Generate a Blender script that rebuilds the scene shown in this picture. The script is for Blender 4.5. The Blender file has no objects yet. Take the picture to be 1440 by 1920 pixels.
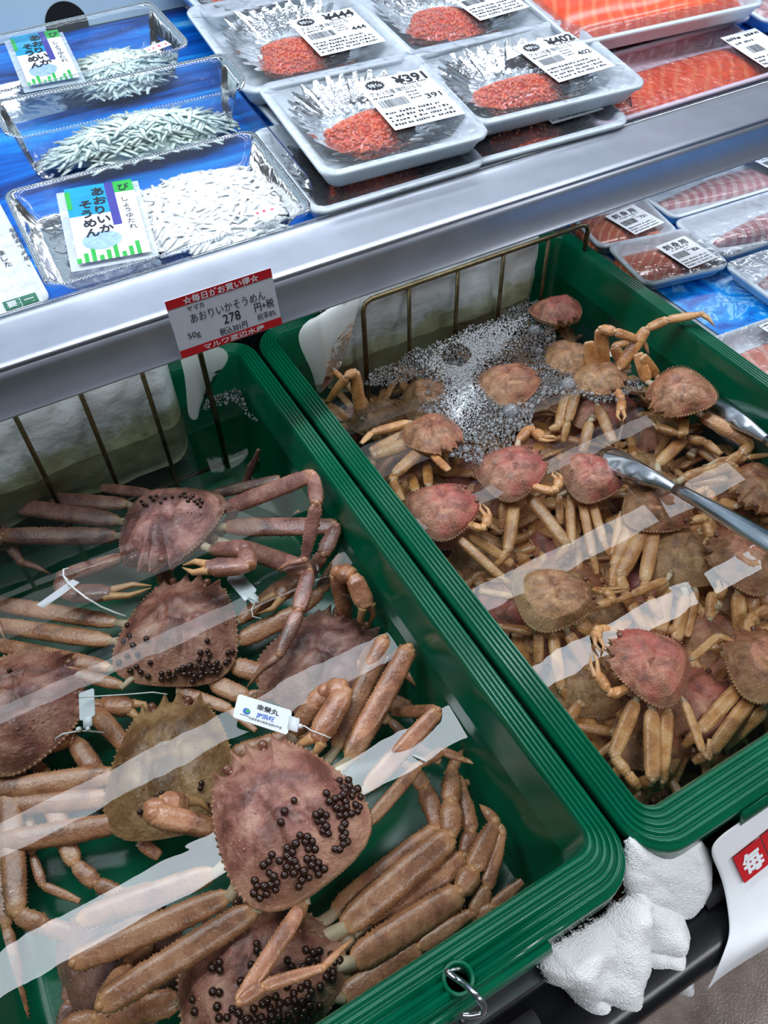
import bpy, math, random
from mathutils import Vector, Matrix, noise
from mathutils.bvhtree import BVHTree
random.seed(7)
SC = bpy.context.scene
COL = SC.collection
# ------------------------------------------------------------------ camera
M = Matrix(((0.87102414, -0.49048365, -0.02725335), (-0.38528653, -0.64768721, -0.65730934), (0.30474783, 0.58303265, -0.75312794)))
FPX, CAMZ = 1520.0, 0.62
CAM = Vector((0, 0, CAMZ))
cd = bpy.data.cameras.new('camera'); cam = bpy.data.objects.new('camera', cd); COL.objects.link(cam)
cd.sensor_fit = 'VERTICAL'; cd.sensor_height = 24.0; cd.lens = FPX / 1920 * 24.0; cd.clip_start = 0.02
cam.matrix_world = Matrix.Translation(CAM) @ Matrix((M[0], -M[1], -M[2])).transposed().to_4x4()
SC.camera = cam
SC.view_settings.view_transform = 'Standard'; SC.view_settings.look = 'None'
SC.view_settings.gamma = 1.0; SC.view_settings.use_curve_mapping = False
SC.view_settings.exposure = 0.0
SC.cycles.max_bounces = 7; SC.cycles.transparent_max_bounces = 14; SC.cycles.caustics_reflective = False; SC.cycles.caustics_refractive = False
# ------------------------------------------------------------------ world and lamps
W = bpy.data.worlds.new('world'); SC.world = W; W.use_nodes = True
W.node_tree.nodes['Background'].inputs[0].default_value = (0.80, 0.90, 1.0, 1)
W.node_tree.nodes['Background'].inputs[1].default_value = 0.085

def tube_lamp(name, x, y, z, sx, sy, power, col, rot=(0, 0, 0), spread=125):
    ld = bpy.data.lights.new(name, 'AREA'); ld.shape = 'RECTANGLE'; ld.size = sx; ld.size_y = sy
    ld.energy = power; ld.color = col; ld.spread = math.radians(spread)
    lo = bpy.data.objects.new(name, ld); lo.location = (x, y, z); lo.rotation_euler = rot; COL.objects.link(lo)
    return lo
# strip lamps over the chilled case, along its length, and two ceiling lamps over the aisle
for (y, w, k, x0, x1) in ((0.650, 0.080, 13.0, -0.75, 0.50), (0.650, 0.065, 12.5, 0.60, 1.55), (0.89, 0.07, 8.0, -0.75, 0.48), (0.89, 0.07, 8.0, 0.58, 1.55), (1.19, 0.09, 5.5, -0.75, 1.6)):
    tube_lamp('case_strip_lamp', (x0 + x1) / 2, y, 0.9, x1 - x0, w, k * math.pi * (x1 - x0) * w, (0.84, 0.92, 1.0))
tube_lamp('shelf_lamp_and_fill', 0.25, 0.745, 0.122, 0.95, 0.09, 0.6, (0.92, 0.96, 1.0), (math.radians(12), 0, 0), 170)  # added fill, no real tube here: brightens the ice bags below the shelf
tube_lamp('shelf_lamp_and_fill', 1.42, 0.76, 0.118, 1.2, 0.02, 1.35, (0.92, 0.96, 1.0), (0, 0, 0), 170)
tube_lamp('ceiling_lamp', 0.6, -0.75, 1.75, 2.4, 0.3, 72, (0.95, 0.97, 1.0), (math.radians(-28), 0, 0))
tube_lamp('ceiling_lamp', 2.4, -0.9, 1.9, 0.3, 1.2, 12, (0.92, 0.96, 1.0), (0, math.radians(48), 0))

# ------------------------------------------------------------------ helpers
def ray(px, py):
    return M.transposed() @ Vector(((px - 720) / FPX, (py - 960) / FPX, 1.0))
def P(px, py, z=0.0):
    d = ray(px, py); return CAM + d * ((z - CAMZ) / d.z)
def PY(px, py, y):
    d = ray(px, py); return CAM + d * (y / d.y)
DY, DZ, DT = 0.735, 0.160, 0.14          # the shelf deck: starts here and rises gently to the back
def PD(px, py, h):
    d = ray(px, py)
    t = (DZ + h - CAMZ - DT * DY) / (d.z - DT * d.y)
    return CAM + d * t

class MB:
    def __init__(s):
        s.v = []; s.f = []; s.m = []; s.t = []; s.tone = 0.0
    def vert(s, p, tone=None):
        s.v.append(tuple(p)); s.t.append(s.tone if tone is None else tone); return len(s.v) - 1
    def face(s, ix, m=0):
        s.f.append(tuple(ix)); s.m.append(m)
    def quad(s, a, b, c, d, m=0):
        i = [s.vert(p) for p in (a, b, c, d)]; s.face(i, m)
    def box(s, c, h, ax=None, m=0):
        c = Vector(c); ax = ax or (Vector((1, 0, 0)), Vector((0, 1, 0)), Vector((0, 0, 1)))
        i = []
        for z in (-1, 1):
            for (x, y) in ((-1, -1), (1, -1), (1, 1), (-1, 1)):
                i.append(s.vert(c + ax[0] * (x * h[0]) + ax[1] * (y * h[1]) + ax[2] * (z * h[2])))
        for q in ((3, 2, 1, 0), (4, 5, 6, 7), (0, 1, 5, 4), (1, 2, 6, 5), (2, 3, 7, 6), (3, 0, 4, 7)):
            s.face([i[k] for k in q], m)
    def loops(s, rings, closed=True, cap0=False, cap1=False, m=0, tones=None):
        n = len(rings[0]); idx = []
        for k, r in enumerate(rings):
            tk = None if tones is None else tones[k]
            idx.append([s.vert(p, tk[q] if isinstance(tk, list) else tk) for q, p in enumerate(r)])
        for a, b in zip(idx, idx[1:]):
            for j in range(n if closed else n - 1):
                j2 = (j + 1) % n
                s.face((a[j], a[j2], b[j2], b[j]), m)
        if cap0: s.face(idx[0][::-1], m)
        if cap1: s.face(idx[-1], m)
    def tube(s, pts, rads, up=Vector((0, 0, 1)), n=10, flat=1.0, m=0, tones=None, cap=True, edge=0.0, jag=0.0, rnd=None, sq=1.0):
        pts = [Vector(p) for p in pts]; rings = []
        if not hasattr(rads, '__len__'): rads = [rads] * len(pts)
        for k, p in enumerate(pts):
            d = (pts[min(k + 1, len(pts) - 1)] - pts[max(k - 1, 0)])
            d = d.normalized() if d.length > 1e-9 else Vector((0, 0, 1))
            sd = d.cross(up)
            if sd.length < 1e-3: sd = d.cross(Vector((0.3, 1, 0.2)))
            sd.normalize(); u2 = sd.cross(d).normalized(); r = rads[k]
            ring = []
            for j in range(n):
                a = 2 * math.pi * j / n; ca = math.cos(a); q = 1.0
                if jag and abs(ca) > 0.85: q = 1 + jag * rnd.uniform(-0.7, 1.0)
                sa = math.sin(a)
                if sq != 1.0: ca, sa = math.copysign(abs(ca) ** sq, ca), math.copysign(abs(sa) ** sq, sa)
                ring.append(p + sd * (r * ca * q) + u2 * (r * flat * sa))
            rings.append(ring)
        if edge:
            tones = [[min(1.0, t + edge * abs(math.cos(2 * math.pi * j / n)) ** 5) for j in range(n)] for t in tones]
        s.loops(rings, True, cap, cap, m, tones)
    def ball(s, c, r, nu=8, nv=5, m=0, axes=None, squash=1.0, half=False):
        c = Vector(c); ax = axes or (Vector((1, 0, 0)), Vector((0, 1, 0)), Vector((0, 0, 1)))
        top = s.vert(c + ax[2] * (r * squash)); rows = []
        for i in range(1, nv + (1 if half else 0)):
            ph = math.pi * i / nv * (0.5 if half else 1)
            rows.append([s.vert(c + ax[0] * (r * math.sin(ph) * math.cos(2 * math.pi * j / nu)) + ax[1] * (r * math.sin(ph) * math.sin(2 * math.pi * j / nu)) + ax[2] * (r * squash * math.cos(ph))) for j in range(nu)])
        for j in range(nu): s.face((top, rows[0][j], rows[0][(j + 1) % nu]), m)
        for a, b in zip(rows, rows[1:]):
            for j in range(nu): s.face((a[j], b[j], b[(j + 1) % nu], a[(j + 1) % nu]), m)
        if not half:
            bot = s.vert(c - ax[2] * (r * squash))
            for j in range(nu): s.face((rows[-1][j], bot, rows[-1][(j + 1) % nu]), m)
    def mesh(s, name, mats, base=Vector((0, 0, 0)), smooth=True):
        me = bpy.data.meshes.new(name)
        b = base; me.from_pydata([(x - b.x, y - b.y, z - b.z) for (x, y, z) in s.v], [], s.f)
        for mt in (mats if isinstance(mats, (list, tuple)) else [mats]): me.materials.append(mt)
        me.polygons.foreach_set('material_index', s.m)
        me.polygons.foreach_set('use_smooth', [smooth] * len(s.f))
        at = me.attributes.new('tone', 'FLOAT', 'POINT'); at.data.foreach_set('value', s.t)
        me.update(); return me
    def build(s, name, mats, parent=None, smooth=True, base=None):
        if base is None: base = root_of(parent).location if parent is not None else Vector((0, 0, 0))
        o = bpy.data.objects.new(name, s.mesh(name, mats, base, smooth)); COL.objects.link(o)
        if parent is not None: o.parent = parent
        else: o.location = base
        return o

def root_of(o):
    while o.parent is not None: o = o.parent
    return o
def thing(name, label, cat, loc=(0, 0, 0), group=None, kind=None):
    o = bpy.data.objects.new(name, None); o.empty_display_size = 0.01; COL.objects.link(o)
    o.location = Vector(loc); tag(o, label, cat, group, kind); return o
def tag(o, label, cat, group=None, kind=None):
    o['label'] = label; o['category'] = cat
    if group: o['group'] = group
    if kind: o['kind'] = kind
    return o
def struct(o):
    o['kind'] = 'structure'; return o

# ------------------------------------------------------------------ materials
def srgb(r, g, b):
    f = lambda c: (c / 255 / 12.92) if c / 255 <= 0.04045 else ((c / 255 + 0.055) / 1.055) ** 2.4
    return (f(r), f(g), f(b), 1.0)
class NT:
    def __init__(s, name):
        s.mat = bpy.data.materials.new(name); s.mat.use_nodes = True
        s.t = s.mat.node_tree; s.t.nodes.clear()
        s.out = s.n('ShaderNodeOutputMaterial')
    def n(s, ty, **kw):
        nd = s.t.nodes.new(ty)
        for k, v in kw.items():
            if hasattr(nd, k): setattr(nd, k, v)
        return nd
    def l(s, a, b): s.t.links.new(a, b)
    def coord(s, scale=1.0, kind='Object', rot=(0, 0, 0)):
        tc = s.n('ShaderNodeTexCoord'); mp = s.n('ShaderNodeMapping')
        sc = scale if hasattr(scale, '__len__') else (scale,) * 3
        mp.inputs['Scale'].default_value = sc; mp.inputs['Rotation'].default_value = rot
        s.l(tc.outputs[kind], mp.inputs['Vector']); return mp.outputs['Vector']
    def noise(s, vec, scale, detail=3, rough=0.55, dist=0.0):
        nz = s.n('ShaderNodeTexNoise'); nz.inputs['Scale'].default_value = scale; nz.inputs['Detail'].default_value = detail
        nz.inputs['Roughness'].default_value = rough; nz.inputs['Distortion'].default_value = dist
        s.l(vec, nz.inputs['Vector']); return nz.outputs['Fac']
    def vor(s, vec, scale, out='Distance', feature='F1'):
        v = s.n('ShaderNodeTexVoronoi'); v.feature = feature; v.inputs['Scale'].default_value = scale; s.l(vec, v.inputs['Vector']); return v.outputs[out]
    def ramp(s, fac, stops):
        r = s.n('ShaderNodeValToRGB'); e = r.color_ramp.elements
        while len(e) < len(stops): e.new(0.5)
        for k, (p, c) in enumerate(stops):
            e[k].position = p; e[k].color = c if len(c) == 4 else (*c, 1)
        s.l(fac, r.inputs['Fac']); return r.outputs['Color']
    def mix(s, fac, a, b, mode='MIX'):
        m = s.n('ShaderNodeMix'); m.data_type = 'RGBA'; m.blend_type = mode
        for inp, v in ((0, fac), (6, a), (7, b)):
            if hasattr(v, 'is_linked') or hasattr(v, 'links'): s.l(v, m.inputs[inp])
            else: m.inputs[inp].default_value = v
        return m.outputs[2]
    def bump(s, h, strength=0.3, dist=0.002, nrm=None):
        b = s.n('ShaderNodeBump'); b.inputs['Strength'].default_value = strength; b.inputs['Distance'].default_value = dist
        s.l(h, b.inputs['Height'])
        if nrm is not None: s.l(nrm, b.inputs['Normal'])
        return b.outputs['Normal']
    def pbr(s, color, rough=0.5, metal=0.0, normal=None, spec=0.5, trans=0.0, alpha=1.0, sss=0.0, coat=0.0):
        p = s.n('ShaderNodeBsdfPrincipled')
        for k, v in (('Base Color', color), ('Roughness', rough), ('Metallic', metal), ('Alpha', alpha), ('Specular IOR Level', spec), ('Transmission Weight', trans), ('Coat Weight', coat)):
            if hasattr(v, 'is_linked'): s.l(v, p.inputs[k])
            else: p.inputs[k].default_value = v
        p.inputs['Coat Roughness'].default_value = 0.08
        if normal is not None: s.l(normal, p.inputs['Normal'])
        return p
    def done(s, sh):
        s.l(sh.outputs[0], s.out.inputs['Surface']); return s.mat

def plain(name, col, rough=0.5, metal=0.0, spec=0.5, var=0.08, scale=40, bump=0.0, bscale=None, coat=0.0):
    m = NT(name); v = m.coord(); nz = m.noise(v, scale, 3)
    c2 = tuple(min(1, c * (1 + var * 2)) for c in col[:3]) + (1,); c1 = tuple(c * (1 - var * 2) for c in col[:3]) + (1,)
    c = m.ramp(nz, [(0.3, c1), (0.7, c2)])
    nr = m.bump(m.noise(v, bscale or scale * 4, 2), bump, 0.001) if bump else None
    return m.done(m.pbr(c, rough, metal, nr, spec, coat=coat))

def clear(name, tint=(1, 1, 1, 1), ior=1.45, rough=0.05, bump=0.0, bscale=60, milk=0.0, gain=1.0, milkcol=(0.9, 0.95, 1, 1)):
    """thin clear plastic, film or still water: looks through, mirrors at the Fresnel rate"""
    m = NT(name); v = m.coord()
    tr = m.n('ShaderNodeBsdfTransparent'); tr.inputs[0].default_value = tint
    gl = m.n('ShaderNodeBsdfGlossy'); gl.inputs['Roughness'].default_value = rough
    fr = m.n('ShaderNodeFresnel'); fr.inputs['IOR'].default_value = ior
    if bump:
        nr = m.bump(m.noise(v, bscale, 2, 0.5, 0.6), bump, 0.01); m.l(nr, gl.inputs['Normal']); m.l(nr, fr.inputs['Normal'])
    fac = fr.outputs[0]
    if gain != 1.0:
        mu = m.n('ShaderNodeMath'); mu.operation = 'MULTIPLY'; mu.inputs[1].default_value = gain; mu.use_clamp = True
        m.l(fac, mu.inputs[0]); fac = mu.outputs[0]
    base = tr
    if milk:
        df = m.n('ShaderNodeBsdfDiffuse'); df.inputs[0].default_value = milkcol
        mm = m.n('ShaderNodeMixShader'); mm.inputs[0].default_value = milk
        m.l(tr.outputs[0], mm.inputs[1]); m.l(df.outputs[0], mm.inputs[2]); base = mm
    mx = m.n('ShaderNodeMixShader'); m.l(fac, mx.inputs[0]); m.l(base.outputs[0], mx.inputs[1]); m.l(gl.outputs[0], mx.inputs[2])
    return m.done(mx)

def shell(name, dark, mid, pale, joint, nscale=38, gran=420, rough=0.24, red=None, redamt=0.0, lump=0.0045):
    """crab shell: blotched colour, paler pores, granules; the tone attribute brings in the joint colour"""
    m = NT(name); v = m.coord()
    n1 = m.noise(v, nscale, 5, 0.6, 0.4)
    c = m.ramp(n1, [(0.38, dark), (0.5, mid), (0.62, pale)])
    if red is not None:
        n3 = m.noise(v, nscale * 0.55, 3, 0.5, 0.2)
        f3 = m.ramp(n3, [(0.42, (0, 0, 0)), (0.62, (redamt,) * 3)])
        c = m.mix(f3, c, red)
    pores = m.vor(v, gran)
    fp = m.ramp(pores, [(0.12, (0.55,) * 3), (0.26, (0, 0, 0))])
    c = m.mix(fp, c, tuple(x * 0.45 for x in dark[:3]) + (1,))
    at = m.n('ShaderNodeAttribute'); at.attribute_name = 'tone'
    c = m.mix(at.outputs['Fac'], c, joint)
    h = m.mix(0.5, m.vor(v, gran * 0.8, feature='SMOOTH_F1'), m.noise(v, gran * 0.9, 2))
    nr = m.bump(h, 0.6, 0.0016)
    nr = m.bump(m.noise(v, nscale * 2.6, 5, 0.7, 1.6), 0.6, lump, nr)
    p = m.pbr(c, rough, 0, nr, 0.5, coat=0.5)
    cn = m.bump(m.noise(v, 170, 4, 0.6, 2.0), 0.5, 0.0016 if lump > 0.001 else 0.0006); m.l(cn, p.inputs['Coat Normal'])
    return m.done(p)

MALE = [shell('male_shell', srgb(118, 70, 60), srgb(166, 106, 92), srgb(200, 148, 126), srgb(206, 156, 118), 30, 380),
        shell('male_shell_violet', srgb(104, 64, 60), srgb(148, 98, 90), srgb(184, 134, 122), srgb(200, 148, 118), 30, 380),
        shell('male_shell_tan', srgb(110, 76, 46), srgb(152, 110, 72), srgb(188, 148, 104), srgb(200, 158, 110), 26, 340)]
FEM = [shell('female_shell', srgb(122, 78, 54), srgb(170, 116, 80), srgb(204, 152, 110), srgb(216, 172, 132), 62, 480, red=srgb(180, 86, 74), redamt=0.5, lump=0.003),
       shell('female_shell_tan', srgb(122, 86, 54), srgb(166, 120, 78), srgb(198, 154, 106), srgb(212, 172, 130), 62, 480, red=srgb(170, 92, 74), redamt=0.35, lump=0.003),
       shell('female_shell_rosy', srgb(124, 76, 62), srgb(174, 108, 86), srgb(206, 146, 116), srgb(218, 172, 138), 62, 480, red=srgb(196, 84, 82), redamt=0.7, lump=0.003)]
FLEG = shell('female_leg_shell', srgb(170, 108, 58), srgb(204, 140, 80), srgb(220, 166, 110), srgb(226, 186, 146), 40, 560, rough=0.33, lump=0.0002)
MLEG = shell('male_leg_shell', srgb(136, 84, 58), srgb(176, 116, 82), srgb(198, 142, 106), srgb(220, 162, 112), 36, 440, rough=0.33, lump=0.0002)
MLEGV = shell('male_leg_shell_dusky', srgb(108, 68, 62), srgb(144, 96, 86), srgb(172, 124, 108), srgb(206, 146, 108), 36, 440, rough=0.33, lump=0.0002)
PALE = plain('crab_underside', srgb(214, 190, 160), 0.4, var=0.08, scale=60, bump=0.3)
PINCER = plain('pincer_tip', srgb(204, 156, 108), 0.35, var=0.1, scale=80)
EYE = plain('crab_eye', srgb(120, 76, 60), 0.12, var=0.15, scale=300, coat=0.8)
EGG = plain('leech_egg_case', srgb(52, 26, 18), 0.16, var=0.25, scale=90, coat=0.6)
GREEN = plain('green_plastic', srgb(0, 98, 68), 0.18, var=0.07, scale=14, bump=0.06, bscale=260)
WIRE = plain('bronze_wire', srgb(112, 100, 74), 0.32, 0.85, var=0.12, scale=120)
STEEL = plain('brushed_steel', srgb(196, 202, 208), 0.2, 1.0, var=0.05, scale=60)
ALU = plain('anodised_aluminium', srgb(188, 192, 204), 0.38, 0.75, var=0.04, scale=18, bump=0.05, bscale=40)
FOAMP = plain('foamed_polystyrene', srgb(222, 232, 240), 0.42, var=0.02, scale=60, bump=0.05, bscale=900)
FOAMB = plain('pale_blue_polystyrene', srgb(226, 236, 244), 0.42, var=0.03, scale=60, bump=0.05, bscale=900)
WHITE = plain('white_paper', srgb(232, 236, 242), 0.5, var=0.015)
CARD = plain('card_face', srgb(206, 208, 220), 0.45, var=0.02)
INK = plain('black_ink', srgb(22, 24, 34), 0.6, var=0.02)
RED = plain('red_print', srgb(196, 24, 36), 0.5, var=0.03)
BLUEP = plain('blue_print', srgb(24, 92, 190), 0.5, var=0.03)
GRNP = plain('green_print', srgb(40, 170, 70), 0.5, var=0.05)
TEALP = plain('teal_print', srgb(20, 150, 200), 0.4, var=0.08, scale=60)
INDIGO = plain('indigo_print', srgb(62, 60, 150), 0.45, var=0.05)
DGRN = plain('dark_green_print', srgb(0, 110, 74), 0.5, var=0.03)
BLACK = plain('black_rubber', srgb(18, 18, 22), 0.3, var=0.1, scale=30, bump=0.1)
BLACKM = plain('black_hole', srgb(8, 8, 10), 0.9, var=0.02)
PANEL = plain('painted_panel', srgb(190, 214, 224), 0.35, var=0.02, scale=9)
STRING = plain('white_cord', srgb(232, 232, 230), 0.7, var=0.03, bump=0.6, bscale=700)
FOIL = plain('crinkled_foil', srgb(222, 226, 230), 0.16, 1.0, var=0.03, scale=50, bump=0.5, bscale=160)
ROE = plain('salmon_roe', srgb(252, 104, 46), 0.12, var=0.12, scale=160, coat=0.6)
ROED = plain('salmon_roe_membrane', srgb(222, 70, 36), 0.2, var=0.15, scale=90, coat=0.5)
CLEARP = clear('clear_pet_plastic', (0.96, 0.98, 0.99, 1), 1.45, 0.12, 0.12, 50, 0.06, 1.1, (0.75, 0.85, 0.95, 1))
FILM = clear('cling_film', (0.98, 0.98, 1, 1), 1.45, 0.10, 0.5, 50, 0.02, 1.2)
ACRYL = clear('acrylic_sheet', (0.90, 0.94, 1.0, 1), 1.49, 0.03, 0, 60, 0.05, 1.0)
BAGP = clear('poly_bag', (0.96, 0.98, 0.98, 1), 1.45, 0.12, 0.08, 45, 0.6, 1.0, (0.9, 0.95, 0.97, 1))
WATER = clear('sea_water_surface', (0.89, 0.92, 0.90, 1), 1.333, 0.0, 0.03, 10, 0.0, 1.2)
BUBBLE = clear('bubble_skin', (0.97, 0.98, 0.99, 1), 1.33, 0.03, 0, 60, 0.22, 2.6, (0.9, 0.94, 1, 1))
FROTH = clear('fine_froth', (0.96, 0.97, 0.98, 1), 1.33, 0.1, 0, 60, 0.75, 1.5, (0.93, 0.96, 1.0, 1))

def mat_ice():
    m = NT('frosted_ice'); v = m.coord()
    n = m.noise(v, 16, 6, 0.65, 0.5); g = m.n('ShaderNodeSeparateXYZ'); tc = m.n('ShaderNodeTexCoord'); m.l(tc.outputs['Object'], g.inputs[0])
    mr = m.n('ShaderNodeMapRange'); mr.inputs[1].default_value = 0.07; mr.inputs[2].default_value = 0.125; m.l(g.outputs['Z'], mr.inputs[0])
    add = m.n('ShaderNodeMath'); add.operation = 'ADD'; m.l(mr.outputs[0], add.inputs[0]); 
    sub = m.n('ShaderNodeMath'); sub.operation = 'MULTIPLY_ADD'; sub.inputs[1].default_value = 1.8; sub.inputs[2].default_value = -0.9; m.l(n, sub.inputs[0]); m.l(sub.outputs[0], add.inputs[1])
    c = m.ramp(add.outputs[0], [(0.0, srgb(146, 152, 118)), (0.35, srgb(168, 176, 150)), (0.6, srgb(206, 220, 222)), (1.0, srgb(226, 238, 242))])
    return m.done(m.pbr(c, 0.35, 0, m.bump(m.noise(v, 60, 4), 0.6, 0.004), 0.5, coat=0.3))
ICE = mat_ice()
def mat_sea(name, a, b, c, scale, stretch, stops=None):
    m = NT(name); v = m.coord(stretch)
    n = m.noise(v, scale, 6, 0.6, 0.8)
    col = m.ramp(n, stops or [(0.28, a), (0.5, b), (0.66, b), (0.78, c)])
    return m.done(m.pbr(col, 0.35, 0, None, 0.4))
SEA = mat_sea('printed_sea_sheet', srgb(0, 48, 120), srgb(0, 96, 190), srgb(110, 190, 240), 24, (0.16, 1, 1), [(0.36, srgb(0, 40, 112)), (0.47, srgb(0, 84, 176)), (0.56, srgb(0, 110, 204)), (0.63, srgb(20, 140, 220)), (0.74, srgb(120, 200, 244))])
ICEPR = mat_sea('printed_ice_sheet', srgb(0, 92, 180), srgb(0, 140, 222), srgb(190, 228, 250), 26, (1, 1, 1), [(0.36, srgb(0, 84, 176)), (0.48, srgb(0, 132, 220)), (0.53, srgb(30, 150, 226)), (0.56, srgb(140, 206, 244)), (0.60, srgb(0, 128, 214)), (0.70, srgb(190, 228, 250))])
def mat_fish(name, a, b, line, scale, rot, dist=3.0, width=0.72):
    m = NT(name); v = m.coord(1.0, rot=(0, 0, rot))
    w = m.n('ShaderNodeTexWave'); w.wave_type = 'BANDS'; w.inputs['Scale'].default_value = scale; w.inputs['Distortion'].default_value = dist
    w.inputs['Detail'].default_value = 1.0; w.inputs['Detail Scale'].default_value = 0.6; m.l(v, w.inputs['Vector'])
    n = m.noise(v, 30, 4)
    base = m.ramp(n, [(0.3, a), (0.7, b)])
    f = m.ramp(w.outputs['Fac'], [(width, (0, 0, 0)), (width + 0.2, (0.55,) * 3)])
    return m.done(m.pbr(m.mix(f, base, line), 0.22, 0, m.bump(n, 0.2, 0.002), 0.5, coat=0.3))
SALMON = mat_fish('salmon_flesh', srgb(206, 104, 72), srgb(226, 128, 92), srgb(244, 186, 150), 24, 0.9, 5.0)
SALMONR = mat_fish('red_salmon_flesh', srgb(216, 66, 34), srgb(234, 92, 54), srgb(240, 130, 88), 16, 0.5, 9.0, 0.66)
BREAM = mat_fish('sea_bream_flesh', srgb(196, 132, 134), srgb(216, 168, 166), srgb(238, 222, 218), 17, 0.25, 7.0, 0.5)
SQUID = plain('squid_strips', srgb(246, 249, 252), 0.35, var=0.03, scale=60, coat=0.4)
SQUIDG = plain('squid_strips_greenish', srgb(222, 238, 230), 0.25, var=0.04, scale=60, coat=0.4)
def mat_floor():
    m = NT('wet_concrete'); v = m.coord()
    c = m.ramp(m.noise(v, 14, 6, 0.6), [(0.3, srgb(84, 72, 66)), (0.7, srgb(132, 116, 108))])
    r = m.ramp(m.noise(v, 5, 3), [(0.4, (0.15,) * 3), (0.6, (0.5,) * 3)])
    return m.done(m.pbr(c, r, 0, m.bump(m.noise(v, 300, 3), 0.2, 0.002)))
FLOOR = mat_floor()
def mat_terry():
    m = NT('terry_cloth'); v = m.coord()
    h = m.mix(0.5, m.vor(v, 760), m.noise(v, 420, 4, 0.7))
    c = m.ramp(m.noise(v, 18, 3), [(0.3, srgb(236, 239, 242)), (0.75, srgb(250, 251, 252))])
    return m.done(m.pbr(c, 0.95, 0, m.bump(h, 0.7, 0.0022), 0.1))
TERRY = mat_terry()

# ------------------------------------------------------------------ lettering
def text_into(mb, body, O, ex, ey, size, m=0, width=None, bold=0.0, align='L', lift=0.0003):
    """flat glyphs: O is the left end of the baseline, ex along it, ey up"""
    cu = bpy.data.curves.new('glyphs', 'FONT'); cu.body = body; cu.size = 1.0; cu.offset = bold; cu.resolution_u = 3
    ob = bpy.data.objects.new('glyphs', cu); me = ob.to_mesh()
    vs = [v.co.copy() for v in me.vertices]
    if vs:
        x0 = min(v.x for v in vs); x1 = max(v.x for v in vs)
        k = size; kx = size if width is None else width / max(1e-6, x1 - x0)
        off = x0 if align == 'L' else (x0 + x1) / 2
        nz = ex.cross(ey).normalized() * lift
        ix = [mb.vert(O + ex * ((v.x - off) * kx) + ey * (v.y * k) + nz) for v in vs]
        for p in me.polygons: mb.face([ix[i] for i in p.vertices], m)
    ob.to_mesh_clear(); bpy.data.objects.remove(ob); bpy.data.curves.remove(cu)
def vertical_text(mb, body, O, ex, ey, size, m=0, step=1.05, bold=0.0):
    for k, ch in enumerate(body):
        text_into(mb, ch, O - ey * (size * step * (k + 1)), ex, ey, size, m, None, bold)
def rect_into(mb, O, ex, ey, x0, y0, x1, y1, m=0, lift=0.0002):
    nz = ex.cross(ey).normalized() * lift
    mb.quad(O + ex * x0 + ey * y0 + nz, O + ex * x1 + ey * y0 + nz, O + ex * x1 + ey * y1 + nz, O + ex * x0 + ey * y1 + nz, m)
def barcode(mb, O, ex, ey, x0, y0, w, h, m=0, seed=1):
    rr = random.Random(seed); x = 0
    while x < w:
        b = rr.choice((0.6, 0.6, 1.0, 1.5)) * w / 60
        rect_into(mb, O, ex, ey, x0 + x, y0, x0 + x + b, y0 + h, m); x += b + rr.choice((0.6, 0.9, 1.5)) * w / 60
def fine_print(mb, O, ex, ey, x0, y0, w, h, m=0, seed=1):
    rr = random.Random(seed); x = 0
    while x < w:
        b = rr.uniform(0.5, 1.1) * h
        rect_into(mb, O, ex, ey, x0 + x, y0 + rr.uniform(0, 0.2) * h, min(x0 + x + b * 0.7, x0 + w), y0 + h * rr.uniform(0.6, 1), m); x += b * rr.choice((1, 1, 1, 1.8))

def rrect(cx, cy, hx, hy, r, n=6):
    """points of a rounded rectangle, counter-clockwise; hx, hy may be (minus, plus) pairs"""
    hx = hx if hasattr(hx, '__len__') else (hx, hx); hy = hy if hasattr(hy, '__len__') else (hy, hy); out = []
    for (sx, sy, a0) in ((1, 1, 0), (-1, 1, 90), (-1, -1, 180), (1, -1, 270)):
        ox = cx + sx * ((hx[1] if sx > 0 else hx[0]) - r); oy = cy + sy * ((hy[1] if sy > 0 else hy[0]) - r)
        for k in range(n + 1):
            a = math.radians(a0 + 90 * k / n); out.append((ox + r * math.cos(a), oy + r * math.sin(a)))
    return out
#SECTION
# ================================================================== the setting
X3, Y3, Z3 = Vector((1, 0, 0)), Vector((0, 1, 0)), Vector((0, 0, 1))
mb = MB(); mb.quad((-2, -2, -0.85), (3, -2, -0.85), (3, 3, -0.85), (-2, 3, -0.85)); struct(mb.build('floor', FLOOR, smooth=False))
mb = MB(); mb.quad((-1.2, 1.42, -0.85), (2.6, 1.42, -0.85), (2.6, 1.42, 1.2), (-1.2, 1.42, 1.2)); struct(mb.build('wall_back', PANEL, smooth=False))

# ---- the case body: plinth under the crates, bumper rail along its front
case = thing('display_case_base', 'black base of the chilled display case under the green crates', 'display case', (0.3, 0.5, -0.85))
mb = MB(); mb.box((0.5, 0.73, -0.51), (1.4, 0.655, 0.34)); mb.build('plinth', BLACK, case, False)
def extrude_x(mb, prof, x0, x1, m=0):
    mb.loops([[Vector((x0, y, z)) for (y, z) in prof], [Vector((x1, y, z)) for (y, z) in prof]], True, True, True, m)
def arc(cy, cz, r, a0, a1, n=6):
    return [(cy + r * math.cos(math.radians(a0 + (a1 - a0) * k / n)), cz + r * math.sin(math.radians(a0 + (a1 - a0) * k / n))) for k in range(n + 1)]
mb = MB(); extrude_x(mb, [(0.076, -0.085), (0.03, -0.085)] + arc(0.024, -0.097, 0.012, 90, 200) + [(0.012, -0.155), (0.076, -0.155)], -0.9, 1.9); mb.build('bumper_rail', BLACK, case)
mb = MB(); extrude_x(mb, [(0.078, -0.062), (0.068, -0.062), (0.066, -0.066), (0.066, -0.086), (0.078, -0.086)], -0.9, 1.9); mb.build('metal_edging', STEEL, case, False)
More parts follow.
